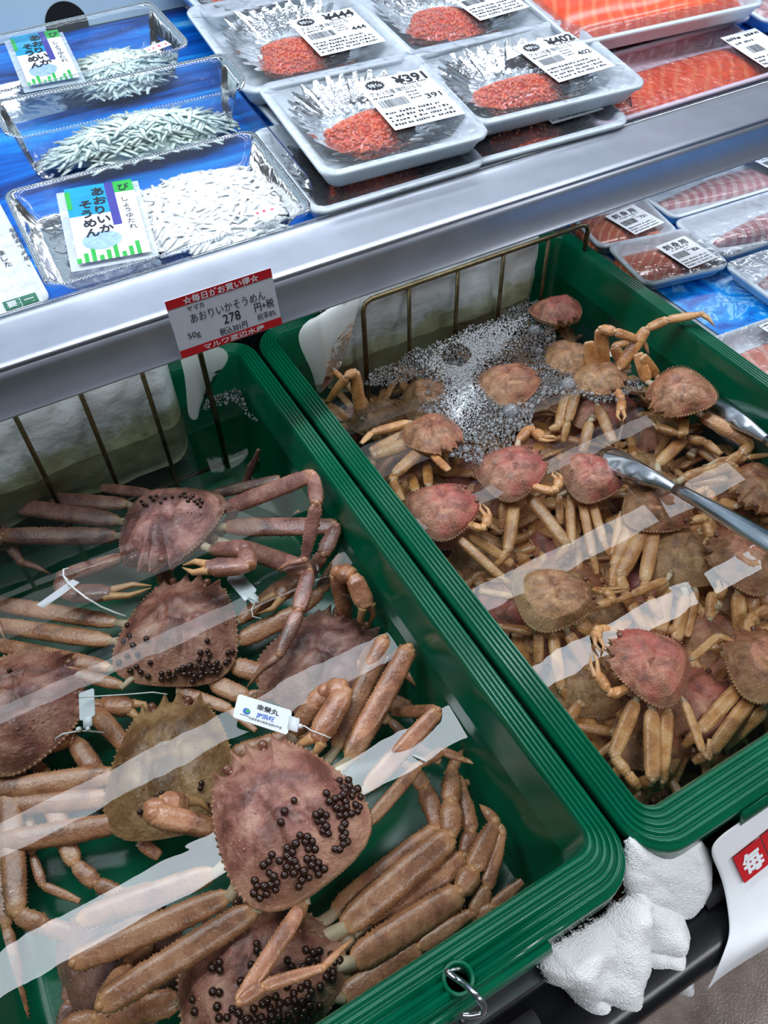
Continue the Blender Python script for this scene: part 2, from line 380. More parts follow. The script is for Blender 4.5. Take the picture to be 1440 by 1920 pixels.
mb = MB(); extrude_x(mb, arc(0.052, -0.083, 0.008, 0, 180), -0.9, 0.137); extrude_x(mb, arc(0.052, -0.083, 0.008, 0, 180), 0.30, 1.9); mb.build('grey_tube', plain('dark_grey_tube', srgb(70, 70, 74), 0.35, 0.4), case)

# ---- shelf of the case: deck, front price rail, printed sea sheet
shelf = thing('display_shelf', 'long grey metal shelf with curved price rail above the crates', 'shelf', (0.5, 0.9, 0.12))
prof = [(0.736, 0.1795), (0.730, 0.181), (0.726, 0.1795), (0.722, 0.1785), (0.700, 0.1780), (0.668, 0.1785), (0.660, 0.1785)] + \
       [(0.6585, 0.1770), (0.6590, 0.1755), (0.6602, 0.1748), (0.6590, 0.1738), (0.6570, 0.1725), (0.6562, 0.168), (0.6558, 0.162), (0.6550, 0.156), (0.6535, 0.150), (0.6515, 0.1445), (0.6490, 0.1395), (0.6465, 0.1355), (0.6455, 0.1345), (0.6465, 0.1335), (0.652, 0.140), (0.668, 0.145), (0.736, 0.150)]
mb = MB(); extrude_x(mb, prof, -0.9, 1.9); mb.build('price_rail', ALU, shelf)
mb = MB(); extrude_x(mb, arc(0.7315, 0.1815, 0.0022, -20, 200), -0.9, 1.9); mb.build('clear_edge_strip', CLEARP, shelf)
yb = 1.36
mb = MB(); extrude_x(mb, [(0.735, DZ), (yb, DZ + DT * (yb - DY)), (yb, 0.13), (0.70, 0.135)], -0.9, 1.9); mb.build('deck', PANEL, shelf, False)
def deck(x, y, h=0.0): return Vector((x, y, DZ + DT * (y - DY) + h))
mb = MB(); a = P(310, 20, 0.23)
yt = PD(310, 22, 0.001).y
mb.quad(deck(-0.5, 0.738, 0.0015), deck(1.8, 0.738, 0.0015), deck(1.8, yt, 0.0015), deck(-0.5, yt, 0.0015)); mb.build('printed_sea_sheet', SEA, shelf, False)
# white backboard with a round vent hole, rising behind the packs
bb = thing('backboard', 'pale painted back panel of the shelf with a round black opening', 'panel', deck(0, yt + 0.004))
mb = MB(); mb.quad(deck(-0.5, yt + 0.002, 0.002), deck(1.8, yt + 0.002, 0.002), deck(1.8, yt + 0.05, 0.5), deck(-0.5, yt + 0.05, 0.5)); mb.build('panel_face', PANEL, bb, False)
# hole lies in the panel plane
def on_board(px, py):
    d = ray(px, py); p0 = deck(0, yt + 0.002, 0.002); n = (deck(1, yt + 0.002, 0.002) - p0).cross(deck(0, yt + 0.05, 0.5) - p0).normalized()
    return CAM + d * ((p0 - CAM).dot(n) / d.dot(n)), n
cc, nn = on_board(126, 48); r0 = (on_board(126, 1)[0] - cc).length * 0.97
if nn.y > 0: nn = -nn
ex, ey = X3, nn.cross(X3)
if ey.z < 0: ey = -ey
mb = MB(); ring = [cc + nn * 0.001 + ex * (r0 * math.cos(t)) + ey * (r0 * math.sin(t)) for t in [math.radians(a) for a in range(-16, 196, 8)]]
i = [mb.vert(p) for p in ring]; mb.face(i); mb.build('round_opening', BLACKM, bb, False)

# ---- deck for the sashimi packs on the right
DK2 = -0.040
mb = MB(); mb.box((1.45, 0.58, DK2 - 0.06), (0.66, 0.50, 0.0595)); o = mb.build('counter_deck', [plain('counter_grey', srgb(150, 156, 164), 0.5)], smooth=False); tag(o, 'flat counter deck to the right of the green crates', 'counter')
mb = MB(); mb.quad((0.795, 0.08, DK2 + 0.001), (2.1, 0.08, DK2 + 0.001), (2.1, 1.06, DK2 + 0.001), (0.795, 1.06, DK2 + 0.001)); o = mb.build('ice_print_mat', ICEPR, smooth=False); tag(o, 'bright blue mat printed with crushed ice under the sashimi packs', 'mat')

# ================================================================== the two green crates
ZB, ZW = -0.150, -0.050
def crate(cx, label, hole):
    t = thing('fish_crate', label, 'crate', (cx, 0.45, ZB - 0.006), 'green crates of live crabs')
    def loop(u, z, extra=0.0):
        return [Vector((cx + x, y, z)) for (x, y) in rrect(0, 0.46, 0.2225 + u * 0.0235 + extra, (0.344 + u * 0.036 + extra, 0.344 + u * 0.024 + extra), 0.012 + max(0, u) * 0.024 + max(0, extra), 7)]
    rings = []
    tp = 0.018
    rings += [loop(0, ZB, -tp - 0.006), loop(0, ZB + 0.006, -tp), loop(0, -0.02, -0.002), loop(0, -0.006), loop(0.02, -0.002), loop(0.06, 0.0)]
    nb = 5
    for k in range(nb):
        for s_, dz in ((0.06, 0.0008), (0.22, 0.0024), (0.42, 0.0030), (0.62, 0.0026), (0.82, 0.0010), (0.94, -0.0010)):
            u = 0.06 + (0.92 - 0.06) * (k + s_) / nb; rings.append(loop(u, dz - 0.0018 * u))
    rings += [loop(0.97, -0.003), loop(1.0, -0.007), loop(1.0, -0.026), loop(0.93, -0.026), loop(0.90, -0.012), loop(0.5, -0.008), loop(0.16, -0.012), loop(0.14, -0.03), loop(0, ZB + 0.003, -tp + 0.006), loop(0, ZB - 0.005, -tp - 0.002)]
    mb = MB(); mb.loops(rings, True, True, True)
    body = mb.build('crate_shell', GREEN, t)
    # front grip bar
    mb = MB(); extrude_x(mb, [(0.080, -0.006), (0.0755, -0.008), (0.0735, -0.012), (0.0735, -0.024), (0.076, -0.027), (0.080, -0.027)], cx - 0.157, cx + 0.157); mb.build('front_grip', GREEN, t)
    if hole:
        hx, hy = cx + 0.089, 0.0905
        cut = MB(); cut.tube([(hx, hy, -0.06), (hx, hy, 0.03)], 0.0085, Y3, 24); c = cut.build('cutter', GREEN)
        import bmesh
        for q in (body, c):
            b_ = bmesh.new(); b_.from_mesh(q.data); bmesh.ops.remove_doubles(b_, verts=b_.verts, dist=1e-6); bmesh.ops.recalc_face_normals(b_, faces=b_.faces); b_.to_mesh(q.data); b_.free()
        bm = body.modifiers.new('hole', 'BOOLEAN'); bm.object = c; bm.operation = 'DIFFERENCE'; bm.solver = 'EXACT'
        bpy.context.view_layer.update(); dg = bpy.context.evaluated_depsgraph_get()
        me = bpy.data.meshes.new_from_object(body.evaluated_get(dg)); body.modifiers.clear()
        if len(me.polygons) > 500:
            old = body.data; body.data = me; bpy.data.meshes.remove(old); me.name = 'crate_shell'
        bpy.data.objects.remove(c)
        mb = MB(); mb.loops([[Vector((hx + r * math.cos(a), hy + r * math.sin(a), z)) for a in [2 * math.pi * j / 28 for j in range(28)]] for (r, z) in ((0.0082, -0.02), (0.0082, 0.0012), (0.0092, 0.0026), (0.0106, 0.0026), (0.0114, 0.0012), (0.0114, -0.002))]); mb.build('hole_rim', GREEN, t)
    return t
CL, CR = 0.0, 0.4975
crate_l = crate(CL, 'green ribbed plastic crate holding the large male crabs, hook through its rim', True)
crate_r = crate(CR, 'green ribbed plastic crate crowded with small crabs under foamy water', False)
def water(cx, label):
    mb = MB(); n = 24; hx, y0, y1 = 0.2175, 0.1205, 0.799
    idx = [[mb.vert((cx - hx + 2 * hx * i / n, y0 + (y1 - y0) * j / n, ZW)) for i in range(n + 1)] for j in range(n + 1)]
    for j in range(n):
        for i in range(n): mb.face((idx[j][i], idx[j][i + 1], idx[j + 1][i + 1], idx[j + 1][i]))
    o = mb.build('sea_water', WATER, base=Vector((cx, 0.45, ZW))); tag(o, label, 'water', kind='stuff'); return o
water(CL, 'clear rippled sea water filling the crate of large crabs')
water(CR, 'clear sea water filling the crate of small crabs')

# hook through the rim of the left crate
mb = MB()
hk = [PY(838, 1822, 0.094), PY(852, 1832, 0.090), PY(872, 1846, 0.082), PY(893, 1866, 0.072), PY(906, 1884, 0.066), PY(909, 1894, 0.064), PY(898, 1903, 0.064), PY(880, 1904, 0.066), PY(866, 1906, 0.068), PY(864, 1914, 0.068), PY(872, 1926, 0.066), PY(876, 1946, 0.064)]
mb.tube(hk, 0.0022, Z3, 10); o = mb.build('wire_hook', STEEL, base=hk[0]); tag(o, 'bent steel wire hook through the round hole of the crate rim', 'hook')

# ---- wire racks at the back of the crates, bagged ice behind them
def rack(label, xs, x0, x1, ztop, base):
    t = thing('wire_rack', label, 'rack', base, 'wire racks in the crates')
    y = 0.757; r = 0.0033; c = 0.012
    fr = [Vector((x0, y, -0.135)), Vector((x0, y, ztop - c)), Vector((x0 + c * 0.3, y, ztop - c * 0.3)), Vector((x0 + c, y, ztop)), Vector((x1 - c, y, ztop)), Vector((x1 - c * 0.3, y, ztop - c * 0.3)), Vector((x1, y, ztop - c)), Vector((x1, y, -0.135))]
    mb = MB(); mb.tube(fr, r, Y3, 10); mb.build('frame', WIRE, t)
    for x in xs:
        mb = MB(); mb.tube([(x, y, ztop), (x, y, -0.135)], r * 0.85, Y3, 8); mb.build('bar', WIRE, t)
    mb = MB(); mb.tube([(x0, y, -0.125), (x1, y, -0.125)], r * 0.8, Z3, 8); mb.build('bottom_wire', WIRE, t)
    return t
ztop = 0.043
xr = [PY(q, w, 0.757).x for (q, w) in ((680, 565), (767, 535), (859, 502), (945, 472), (1030, 442), (1106, 413))]
rack('bronze wire rack standing in the crate of small crabs, top rail in view', xr[1:5], xr[0], xr[5], ztop, (CR, 0.757, -0.13))
xl = [PY(q, w, 0.757).x for (q, w) in ((90, 905), (204, 870), (308, 830), (408, 795))]
rack('wire rack in the crate of large crabs, its top hidden under the shelf', xl[:3] + [xl[0] - 0.07, xl[0] - 0.14], xl[0] - 0.2, xl[3] + 0.0, 0.112, (CL, 0.757, -0.13))
mb = MB(); pb = PY(1075, 568, 0.757); mb.ball(pb, 0.0115, 16, 10); o = mb.build('air_bubble', BUBBLE, base=pb); tag(o, 'large clear bubble clinging to the end bar of the wire rack', 'bubble')

def ice_block(label, x0, x1, flap, seed, top=0.088):
    base = Vector(((x0 + x1) / 2, 0.785, -0.12))
    t = thing('ice_bag', label, 'ice bag', base)
    nx, nz = 46, 22; mb = MB(); rows = []
    def bulge(fx, fz):
        x = x0 + (x1 - x0) * fx; z = -0.10 + (top + 0.10) * fz
        e = min(1, fx / 0.06, (1 - fx) / 0.06) ** 0.5 * min(1, (1 - fz) / 0.1 + 0.15) ** 0.5
        y = 0.792 - 0.026 * e + 0.008 * noise.noise(Vector((x * 14 + seed, z * 14, 0))) + 0.003 * noise.noise(Vector((x * 50, z * 50, seed)))
        return Vector((x, min(y, 0.797), z + 0.006 * noise.noise(Vector((x * 20, seed, 0)))))
    fr = [[bulge(i / nx, j / nz) for i in range(nx + 1)] for j in range(nz + 1)]
    idx = [[mb.vert(p) for p in r] for r in fr]
    for j in range(nz):
        for i in range(nx): mb.face((idx[j][i], idx[j][i + 1], idx[j + 1][i + 1], idx[j + 1][i]))
    bk = [[mb.vert((p.x, 0.7985, p.z)) for p in (fr[0])], [mb.vert((p.x, 0.7985, p.z)) for p in fr[-1]]]
    for i in range(nx):
        mb.face((bk[0][i + 1], bk[0][i], idx[0][i], idx[0][i + 1])); mb.face((idx[-1][i], idx[-1][i + 1], bk[1][i + 1], bk[1][i])[::-1])
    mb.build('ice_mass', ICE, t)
    if flap:
        mb = MB(); rr = [[Vector(p) for p in row] for row in flap]
        n = len(rr[0]); id2 = [[mb.vert(p) for p in row] for row in rr]
        for a, b in zip(id2, id2[1:]):
            for i in range(n - 1): mb.face((a[i], a[i + 1], b[i + 1], b[i]))
        o = mb.build('bag_flap', BAGP, t); sm = o.modifiers.new('s', 'SUBSURF'); sm.levels = 1; sm.render_levels = 2
    return t
fl_r = [[PY(600, 585, .772), PY(640, 562, .768), PY(680, 550, .765)], [PY(552, 618, .762), PY(604, 596, .758), PY(668, 590, .762)], [PY(566, 660, .757), PY(596, 646, .752), PY(655, 640, .758)], [PY(588, 700, .752), PY(605, 690, .748), PY(640, 690, .752)], [PY(594, 740, .750), PY(604, 735, .747), PY(612, 725, .750)]]
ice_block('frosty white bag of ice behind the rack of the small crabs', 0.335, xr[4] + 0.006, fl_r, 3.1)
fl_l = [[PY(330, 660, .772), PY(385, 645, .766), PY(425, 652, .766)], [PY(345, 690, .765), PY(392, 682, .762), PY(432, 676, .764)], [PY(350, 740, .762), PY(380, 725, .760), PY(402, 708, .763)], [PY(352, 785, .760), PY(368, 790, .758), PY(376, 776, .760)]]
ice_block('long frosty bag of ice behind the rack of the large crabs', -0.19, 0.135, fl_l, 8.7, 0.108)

# ================================================================== froth on the water
def inside(px, py, poly):
    c = False; n = len(poly); j = n - 1
    for i in range(n):
        xi, yi = poly[i]; xj, yj = poly[j]
        if (yi > py) != (yj > py) and px < (xj - xi) * (py - yi) / (yj - yi) + xi: c = not c
        j = i
    return c
def edge_dist(px, py, poly):
    best = 1e9; n = len(poly)
    for i in range(n):
        x1, y1 = poly[i]; x2, y2 = poly[(i + 1) % n]; dx, dy = x2 - x1, y2 - y1
        t = max(0, min(1, ((px - x1) * dx + (py - y1) * dy) / (dx * dx + dy * dy + 1e-9)))
        best = min(best, math.hypot(px - x1 - t * dx, py - y1 - t * dy))
    return best
FO = [(684, 722), (700, 694), (742, 680), (766, 660), (812, 646), (850, 632), (884, 612), (930, 600), (962, 574), (1010, 562), (1036, 604), (1046, 648), (1070, 664), (1096, 706), (1150, 716), (1206, 706), (1214, 722), (1180, 738), (1162, 752), (1120, 756), (1090, 740), (1040, 738), (1004, 760), (996, 790), (1002, 806), (968, 812), (962, 830), (928, 868), (906, 876), (868, 862), (842, 856), (846, 806), (822, 778), (782, 772), (800, 750), (808, 712), (776, 706), (762, 716), (720, 724)]
CORE = [(830, 650), (900, 620), (980, 600), (950, 650), (905, 690), (895, 760), (870, 800), (840, 790), (835, 720), (800, 680)]
mb = MB(); mf = MB(); rr = random.Random(11); placed = []
grid = {}
def try_bubble(x, y, r, ov):
    c = 0.004; gx, gy = int(x / c), int(y / c)
    for a in range(-2, 3):
        for b in range(-2, 3):
            for (X, Y, R) in grid.get((gx + a, gy + b), ()):
                if (X - x) ** 2 + (Y - y) ** 2 < ((R + r) * ov) ** 2: return False
    grid.setdefault((gx, gy), []).append((x, y, r)); return True
for k in range(42000):
    px, py = rr.uniform(680, 1216), rr.uniform(560, 880)
    if not inside(px, py, FO): continue
    core = inside(px, py, CORE)
    if math.hypot((px - 855) / 30, (py - 668) / 22) < 1: core = False
    fr_ = py > 720 + 0.0 * px or rr.random() < 0.25
    if k < 500 and fr_: r = rr.uniform(0.0030, 0.0046)
    elif k < 5000 and fr_: r = rr.uniform(0.0018, 0.0030)
    else: r = rr.uniform(0.0008, 0.0017)
    if core and r > 0.0018: continue
    p = P(px, py, ZW)
    if not try_bubble(p.x, p.y, r, 0.84): continue
    tgt = mf if core else mb
    z = ZW + (r * rr.uniform(-0.1, 0.5)) + (0.0015 if core else 0)
    tgt.ball((p.x, p.y, z), r, 10 if r > 0.002 else 7, 6 if r > 0.002 else 4, 0, None, 0.9)
for (px, py, r) in ((1002, 622, 0.0095), (958, 772, 0.0105), (1065, 722, 0.0105), (1010, 660, 0.006), (870, 730, 0.006)):
    p = P(px, py, ZW); mb.ball((p.x, p.y, ZW), r, 20, 12)
o = mb.build('water_bubbles', BUBBLE, base=P(900, 730, ZW)); tag(o, 'sheet of clear bubbles floating on the water of the small crabs', 'bubbles', kind='stuff')
for k in range(6500):
    px, py = rr.uniform(770, 1000), rr.uniform(590, 830)
    if (not inside(px, py, CORE) and (not inside(px, py, FO) or edge_dist(px, py, CORE) > abs(rr.gauss(0, 16)))) or math.hypot((px - 855) / 26, (py - 668) / 20) < 1: continue
    p = P(px, py, ZW); r = rr.uniform(0.0006, 0.0013); mf.ball((p.x, p.y, ZW + rr.uniform(0.001, 0.0035)), r, 6, 4)
n = 90; idx = {}
for j in range(n):
    for i in range(n):
        px, py = 795 + 195 * i / n, 597 + 206 * j / n
        if inside(px, py, CORE) and math.hypot((px - 855) / 27, (py - 668) / 20) > 1 and edge_dist(px, py, CORE) > 12 + 14 * noise.noise(Vector((px / 18, py / 18, 4))):
            e = min(1, edge_dist(px, py, CORE) / 14); p = P(px, py, ZW)
            idx[(i, j)] = mf.vert((p.x, p.y, ZW + 0.0005 + 0.0022 * e * (0.6 + 0.8 * abs(noise.noise(Vector((px / 5, py / 5, 0)))))))
for (i, j), v in idx.items():
    q = [idx.get(k) for k in ((i, j), (i, j + 1), (i + 1, j + 1), (i + 1, j))]
    if None not in q: mf.face(q[::-1])
o = mf.build('fine_froth', FROTH, base=P(880, 700, ZW)); tag(o, 'dense white froth where the air bubbles up among the small crabs', 'froth', kind='stuff')
mb = MB()
FL = [(372, 766), (400, 735), (430, 700), (446, 712), (468, 770), (484, 790), (470, 786), (440, 752), (400, 764), (380, 770)]
for k in range(3000):
    px, py = rr.uniform(365, 490), rr.uniform(695, 800)
    if not inside(px, py, FL): continue
    p = P(px, py, ZW); r = rr.choice((0.0008, 0.0012, 0.002, 0.003))
    if try_bubble(p.x, p.y, r, 0.9): mb.ball((p.x, p.y, ZW), r, 8, 5)
    for (px, py, r) in ((1130, 935, .002),): pass
o = mb.build('corner_bubbles', BUBBLE, base=P(430, 730, ZW)); tag(o, 'small patch of froth in the back corner of the large crabs', 'bubbles', kind='stuff')
#SECTION
# ================================================================== crabs
HALF = [(0.0, 0.455), (0.020, 0.458), (0.055, 0.545), (0.090, 0.470), (0.110, 0.440), (0.140, 0.412), (0.175, 0.410), (0.210, 0.435), (0.238, 0.492), (0.252, 0.425), (0.272, 0.395), (0.306, 0.400), (0.312, 0.345), (0.350, 0.300), (0.385, 0.235), (0.418, 0.160), (0.447, 0.075), (0.472, -0.02), (0.490, -0.11), (0.497, -0.20), (0.485, -0.285), (0.455, -0.36), (0.40, -0.42), (0.32, -0.462), (0.22, -0.487), (0.11, -0.496), (0.0, -0.498)]
def outline(nd):
    pts = []
    for (a, b) in zip(HALF, HALF[1:]):
        for k in range(nd): pts.append((a[0] + (b[0] - a[0]) * k / nd, a[1] + (b[1] - a[1]) * k / nd))
    pts.append(HALF[-1])
    full = pts + [(-x, y) for (x, y) in pts[-2:0:-1]]; n = len(full); sm = full
    for it in range(6 * nd): sm = [((sm[k - 2][0] + sm[k - 1][0] + sm[k][0] + sm[(k + 1) % n][0] + sm[(k + 2) % n][0]) / 5, (sm[k - 2][1] + sm[k - 1][1] + sm[k][1] + sm[(k + 1) % n][1] + sm[(k + 2) % n][1]) / 5) for k in range(n)]
    outline.smooth = sm
    return full
def g(x, y, cx, cy, sx, sy): return math.exp(-((x - cx) / sx) ** 2 - ((y - cy) / sy) ** 2)
def dome(x, y, s, seed, rough):
    h = 0.205 * (max(0.0, 1 - s ** 2.4)) ** 0.82
    ax = abs(x)
    f = g(x, y, 0, 0.16, 0.13, 0.13) * 0.034 + g(ax, y, 0.23, -0.12, 0.15, 0.22) * 0.046 + g(x, y, 0, -0.17, 0.09, 0.10) * 0.032 + g(x, y, 0, -0.36, 0.12, 0.07) * 0.012 + g(ax, y, 0.13, 0.27, 0.06, 0.07) * 0.015
    f -= g(ax, y, 0.105, -0.03, 0.028, 0.11) * 0.050 + g(x, y, 0, 0.00, 0.10, 0.022) * 0.032 + g(ax, y, 0.12, -0.24, 0.028, 0.10) * 0.028 + g(x, y, 0, 0.38, 0.03, 0.08) * 0.018
    f += (noise.noise(Vector((x * 9, y * 9, seed))) * 0.018 + noise.noise(Vector((x * 24, y * 24, seed))) * 0.010) * rough
    return h + f * min(1, (1 - s) * 5)

class Crab:
    def __init__(s, name, label, group, front, back, zf, zb, width, roll, shellm, legm, male, seed, F=None, B=None):
        F = F or P(front[0], front[1], zf); B = B or P(back[0], back[1], zb)
        s.fwd = (F - B).normalized(); s.L = min(max((F - B).length, 0.86 * width), 1.12 * width)
        up = (Z3 - s.fwd * Z3.dot(s.fwd)).normalized(); rt = s.fwd.cross(up)
        q = Matrix.Rotation(roll, 3, s.fwd); s.up = (q @ up).normalized(); s.rt = (q @ rt).normalized()
        s.C = (F + B) / 2; s.W = width; s.male = male; s.posed = front is not None; s.legm = legm; s.seed = seed
        s.root = thing(name, label, 'crab', s.C - s.up * (0.14 * width), group)
        nd, nr = (4, 20) if male else (2, 12)
        ol = outline(nd); mb = MB(); rings = []
        top = mb.vert(s.w(0, -0.03, dome(0, -0.03, 0, seed, 1)))
        for k in range(1, nr + 1):
            t = math.sin(math.pi / 2 * k / nr); rows = []
            bl = t ** 4.5 * (1.0 if male else 0.6)
            for (ox, oy), (qx, qy) in zip(ol, outline.smooth):
                ox, oy = qx + (ox - qx) * bl, qy + (oy - qy) * bl
                x, y = ox * t, -0.03 + (oy + 0.03) * t
                rows.append(mb.vert(s.w(x, y, dome(x, y, t, seed, 1)), tone=0.55 * max(0, -y * 1.5 + 0.25 * noise.noise(Vector((x * 6, y * 6, seed))) - 0.12) + 0.6 * max(0.0, (t - 0.965) / 0.035)))
            rings.append(rows)
        n = len(ol)
        for j in range(n): mb.face((top, rings[0][(j + 1) % n], rings[0][j]))
        for a, b in zip(rings, rings[1:]):
            for j in range(n): mb.face((a[j], a[(j + 1) % n], b[(j + 1) % n], b[j]))
        rim = [mb.vert(s.w(x * 0.985, y * 0.985, -0.022), tone=0.5) for (x, y) in ol]
        inn = [mb.vert(s.w(x * 0.9, y * 0.9, -0.03), tone=0.5) for (x, y) in ol]
        for a, b in ((rings[-1], rim), (rim, inn)):
            for j in range(n): mb.face((a[j], a[(j + 1) % n], b[(j + 1) % n], b[j]))
        # marginal spines and tubercles
        acc = 0; last = None; step = 0.026 if male else 0.034
        for j, (x, y) in enumerate(ol):
            if last is not None: acc += math.hypot(x - last[0], y - last[1])
            last = (x, y)
            if acc > step and y < 0.36:
                acc = 0; r = (0.014 if y > -0.3 else 0.009) * width
                d = (s.rt * x + s.fwd * (y + 0.05)).normalized()
                c = s.w(x * 0.985, y * 0.985, 0.004)
                sd = d.cross(s.up).normalized(); mb.tone = 0.45
                mb.tube([c - d * r * 0.4, c + d * r * 0.6, c + d * r * 1.5], [r, r * 0.75, r * 0.05], s.up, 5)
                mb.tone = 0
        rr = random.Random(seed)
        for k in range(46 if male else 26):
            a = rr.uniform(0, 6.28); t = rr.uniform(0.45, 0.93); x, y = 0.47 * t * math.cos(a), -0.1 + 0.36 * t * math.sin(a)
            if y > 0.2: continue
            r = rr.uniform(0.006, 0.011) * width; mb.tone = 0.5
            tt = min(0.97, math.hypot(x / 0.49, (y + 0.05) / 0.45)); mb.ball(s.w(x, y, dome(x, y, tt, seed, 0) - 0.006), r, 6, 4); mb.tone = 0
        s.cara = mb.build('carapace', shellm, s.root)
        s.bvh = None; s.mb = mb
        # body below the rim
        mb = MB(); rows = []
        for k in range(0, 6):
            t = math.cos(math.pi / 2 * k / 6.0); zz = -0.028 - 0.155 * math.sin(math.pi / 2 * k / 6.0) ** 1.0
            rows.append([mb.vert(s.w(x * (0.93 * t ** 0.6), (y * 0.93 + 0.0) * (t ** 0.6), zz)) for (x, y) in ol[::2]])
        for a, b in zip(rows, rows[1:]):
            m = len(a)
            for j in range(m): mb.face((a[j], a[(j + 1) % m], b[(j + 1) % m], b[j]))
        mb.face(rows[-1])
        # mouth parts below the front
        for sx in (-1, 1):
            mb.tube([s.w(sx * 0.05, 0.36, -0.05), s.w(sx * 0.06, 0.40, -0.09), s.w(sx * 0.05, 0.36, -0.15)], [0.035 * width, 0.04 * width, 0.02 * width], s.fwd, 6)
        mb.build('underbody', PALE, s.root)
        for sx in (-1, 1):
            mb = MB(); mb.tube([s.w(sx * 0.12, 0.37, 0.03), s.w(sx * 0.14, 0.415, 0.035)], [0.022 * width, 0.024 * width], s.up, 7)
            mb.ball(s.w(sx * 0.145, 0.43, 0.038), 0.036 * width, 10, 7); mb.build('eye', EYE, s.root)
    def w(s, x, y, z): return s.C + s.rt * (x * s.W) + s.fwd * (y * s.L) + s.up * (z * s.W)
    def seg(s, mb, a, b, w, prof, n, rings, flat=0.58, tones=None, jag=0.0, up=None):
        a, b = Vector(a), Vector(b); up = up or s.up; pts = []; rd = []; tn = []
        rr = random.Random(int(a.x * 1e5) ^ int(b.y * 1e5))
        for k in range(rings + 1):
            t = k / rings
            for (p0, p1) in zip(prof, prof[1:]):
                if p0[0] <= t <= p1[0]:
                    u = (t - p0[0]) / max(1e-6, p1[0] - p0[0]); u = u * u * (3 - 2 * u); v = p0[1] + (p1[1] - p0[1]) * u
            pts.append(a.lerp(b, t)); rd.append(w * 0.5 * v)
            tn.append(0 if tones is None else tones[0] * max(0, 1 - t / 0.1) + tones[1] * max(0, 1 - (1 - t) / 0.09))
        mb.tube(pts, rd, up, n, flat, 0, tn, True, 0.4, jag * 0.8, rr, 0.72)
        if s.male and jag:
            d = (b - a).normalized(); sd = d.cross(up).normalized(); m_ = int((b - a).length / 0.0032); mb.tone = 0.55
            for q in range(2, m_):
                t = q / m_; k = min(len(rd) - 1, int(t * rings)); h = w * rr.uniform(0.05, 0.10)
                for sg in (-1, 1):
                    c = a.lerp(b, t + rr.uniform(-.3, .3) / m_) + sd * (sg * rd[k] * 0.95); i0 = [mb.vert(c - d * h * 0.8), mb.vert(c + d * h * 0.8), mb.vert(c + up * h * 0.8), mb.vert(c + sd * (sg * h * 1.1))]
                    for f in ((0, 3, 2), (3, 1, 2), (0, 1, 3)): mb.face([i0[e] for e in f])
            mb.tone = 0
    def coxa(s, mb, p, w):
        q = (s.C - s.up * 0.07 * s.W)
        a = p.lerp(q, min(0.6, 0.16 * s.W / max(0.01, (q - p).length) * 1.6))
        mb.tube([a, a.lerp(p, 0.45), a.lerp(p, 0.55), p + (p - a) * 0.12], [w * 0.42, w * 0.36, w * 0.30, w * 0.22], s.up, 8, 0.8, 1)
        for k in (-1, 1): mb.ball(a.lerp(p, 0.35) + s.up * w * 0.1, w * 0.40, 7, 5, 1)
    def limb(s, pts, w, segs=None, up=None):
        """walking leg: merus, carpus, propodus in one mesh, the dactyl below it"""
        k = len(pts) - 1; segs = segs or {1: 'm', 2: 'mp', 3: 'mcp', 4: 'mcpd', 5: 'mcpdd'}[k]
        mb = MB(); n, r = (14, 44) if s.male else (10, 18); w = w * (1.14 if s.male else 1.16)
        if up is None and s.posed: up = (s.up * 0.55 + (CAM - pts[0]).normalized() * 0.75).normalized()
        s.coxa(mb, pts[0], w)
        tip = None
        for i, c in enumerate(segs):
            a, b = pts[i], pts[i + 1]
            if c == 'm': s.seg(mb, a, b, w, [(0, .34), (.045, .70), (.13, .92), (.3, 1.0), (.75, .97), (.94, .84), (1, .60)], n, r, 0.46, (0.9, 0.7), 0.045, up)
            elif c == 'c': s.seg(mb, a, b, w, [(0, .46), (.18, .70), (.7, .80), (1, .62)], n, max(6, r // 3), 0.62, (0.6, 0.5), 0.03, up)
            elif c == 'p': s.seg(mb, a, b, w, [(0, .46), (.12, .70), (.5, .68), (1, .42)], n, max(8, r // 2), 0.56, (0.5, 0.5), 0.04, up)
            elif c == 'd': tip = (a, b)
            if i and c != 'd': pass
        for i in range(1, len(segs)): 
            mb.tone = 0.6; mb.ball(pts[i], w * 0.22, 8, 6, 0); mb.tone = 0
        leg = mb.build('leg', [s.legm, PALE], s.root)
        if tip:
            a, b = tip; mid = a.lerp(b, 0.5) + s.up * (0.10 * (b - a).length); mb = MB(); pts2 = [a, a.lerp(mid, 0.5), mid, mid.lerp(b, 0.5), b]
            mb.tube(pts2, [w * 0.22, w * 0.24, w * 0.19, w * 0.12, w * 0.015], s.up, 8, 0.7, 0, [0.3, 0.2, 0.35, 0.6, 1]); mb.build('dactyl', s.legm, leg)
        return leg
    def claw(s, pts, w, gape=0.16):
        """claw arm: base, elbow, wrist, palm end, finger tip"""
        mb = MB(); n, r = (14, 22) if s.male else (10, 12)
        s.coxa(mb, pts[0], w)
        s.seg(mb, pts[0], pts[1], w, [(0, .55), (.2, .85), (.8, 1.0), (1, .85)], n, r, 0.8, (0.6, 0.5), 0.06)
        s.seg(mb, pts[1], pts[2], w, [(0, .75), (.5, 1.02), (1, .75)], n, max(8, r // 2), 0.9, (0.4, 0.6), 0.07)
        mb.ball(pts[1], w * 0.43, 10, 7)
        arm = mb.build('claw_arm', [s.legm, PALE], s.root)
        mb = MB(); d = (pts[4] - pts[3])
        s.seg(mb, pts[2], pts[3], w, [(0, .62), (.25, 1.0), (.7, 1.08), (1, .75)], n, r, 0.78, (0.5, 0.2), 0.05)
        sd = (pts[3] - pts[2]).cross(s.up).normalized(); L = d.length
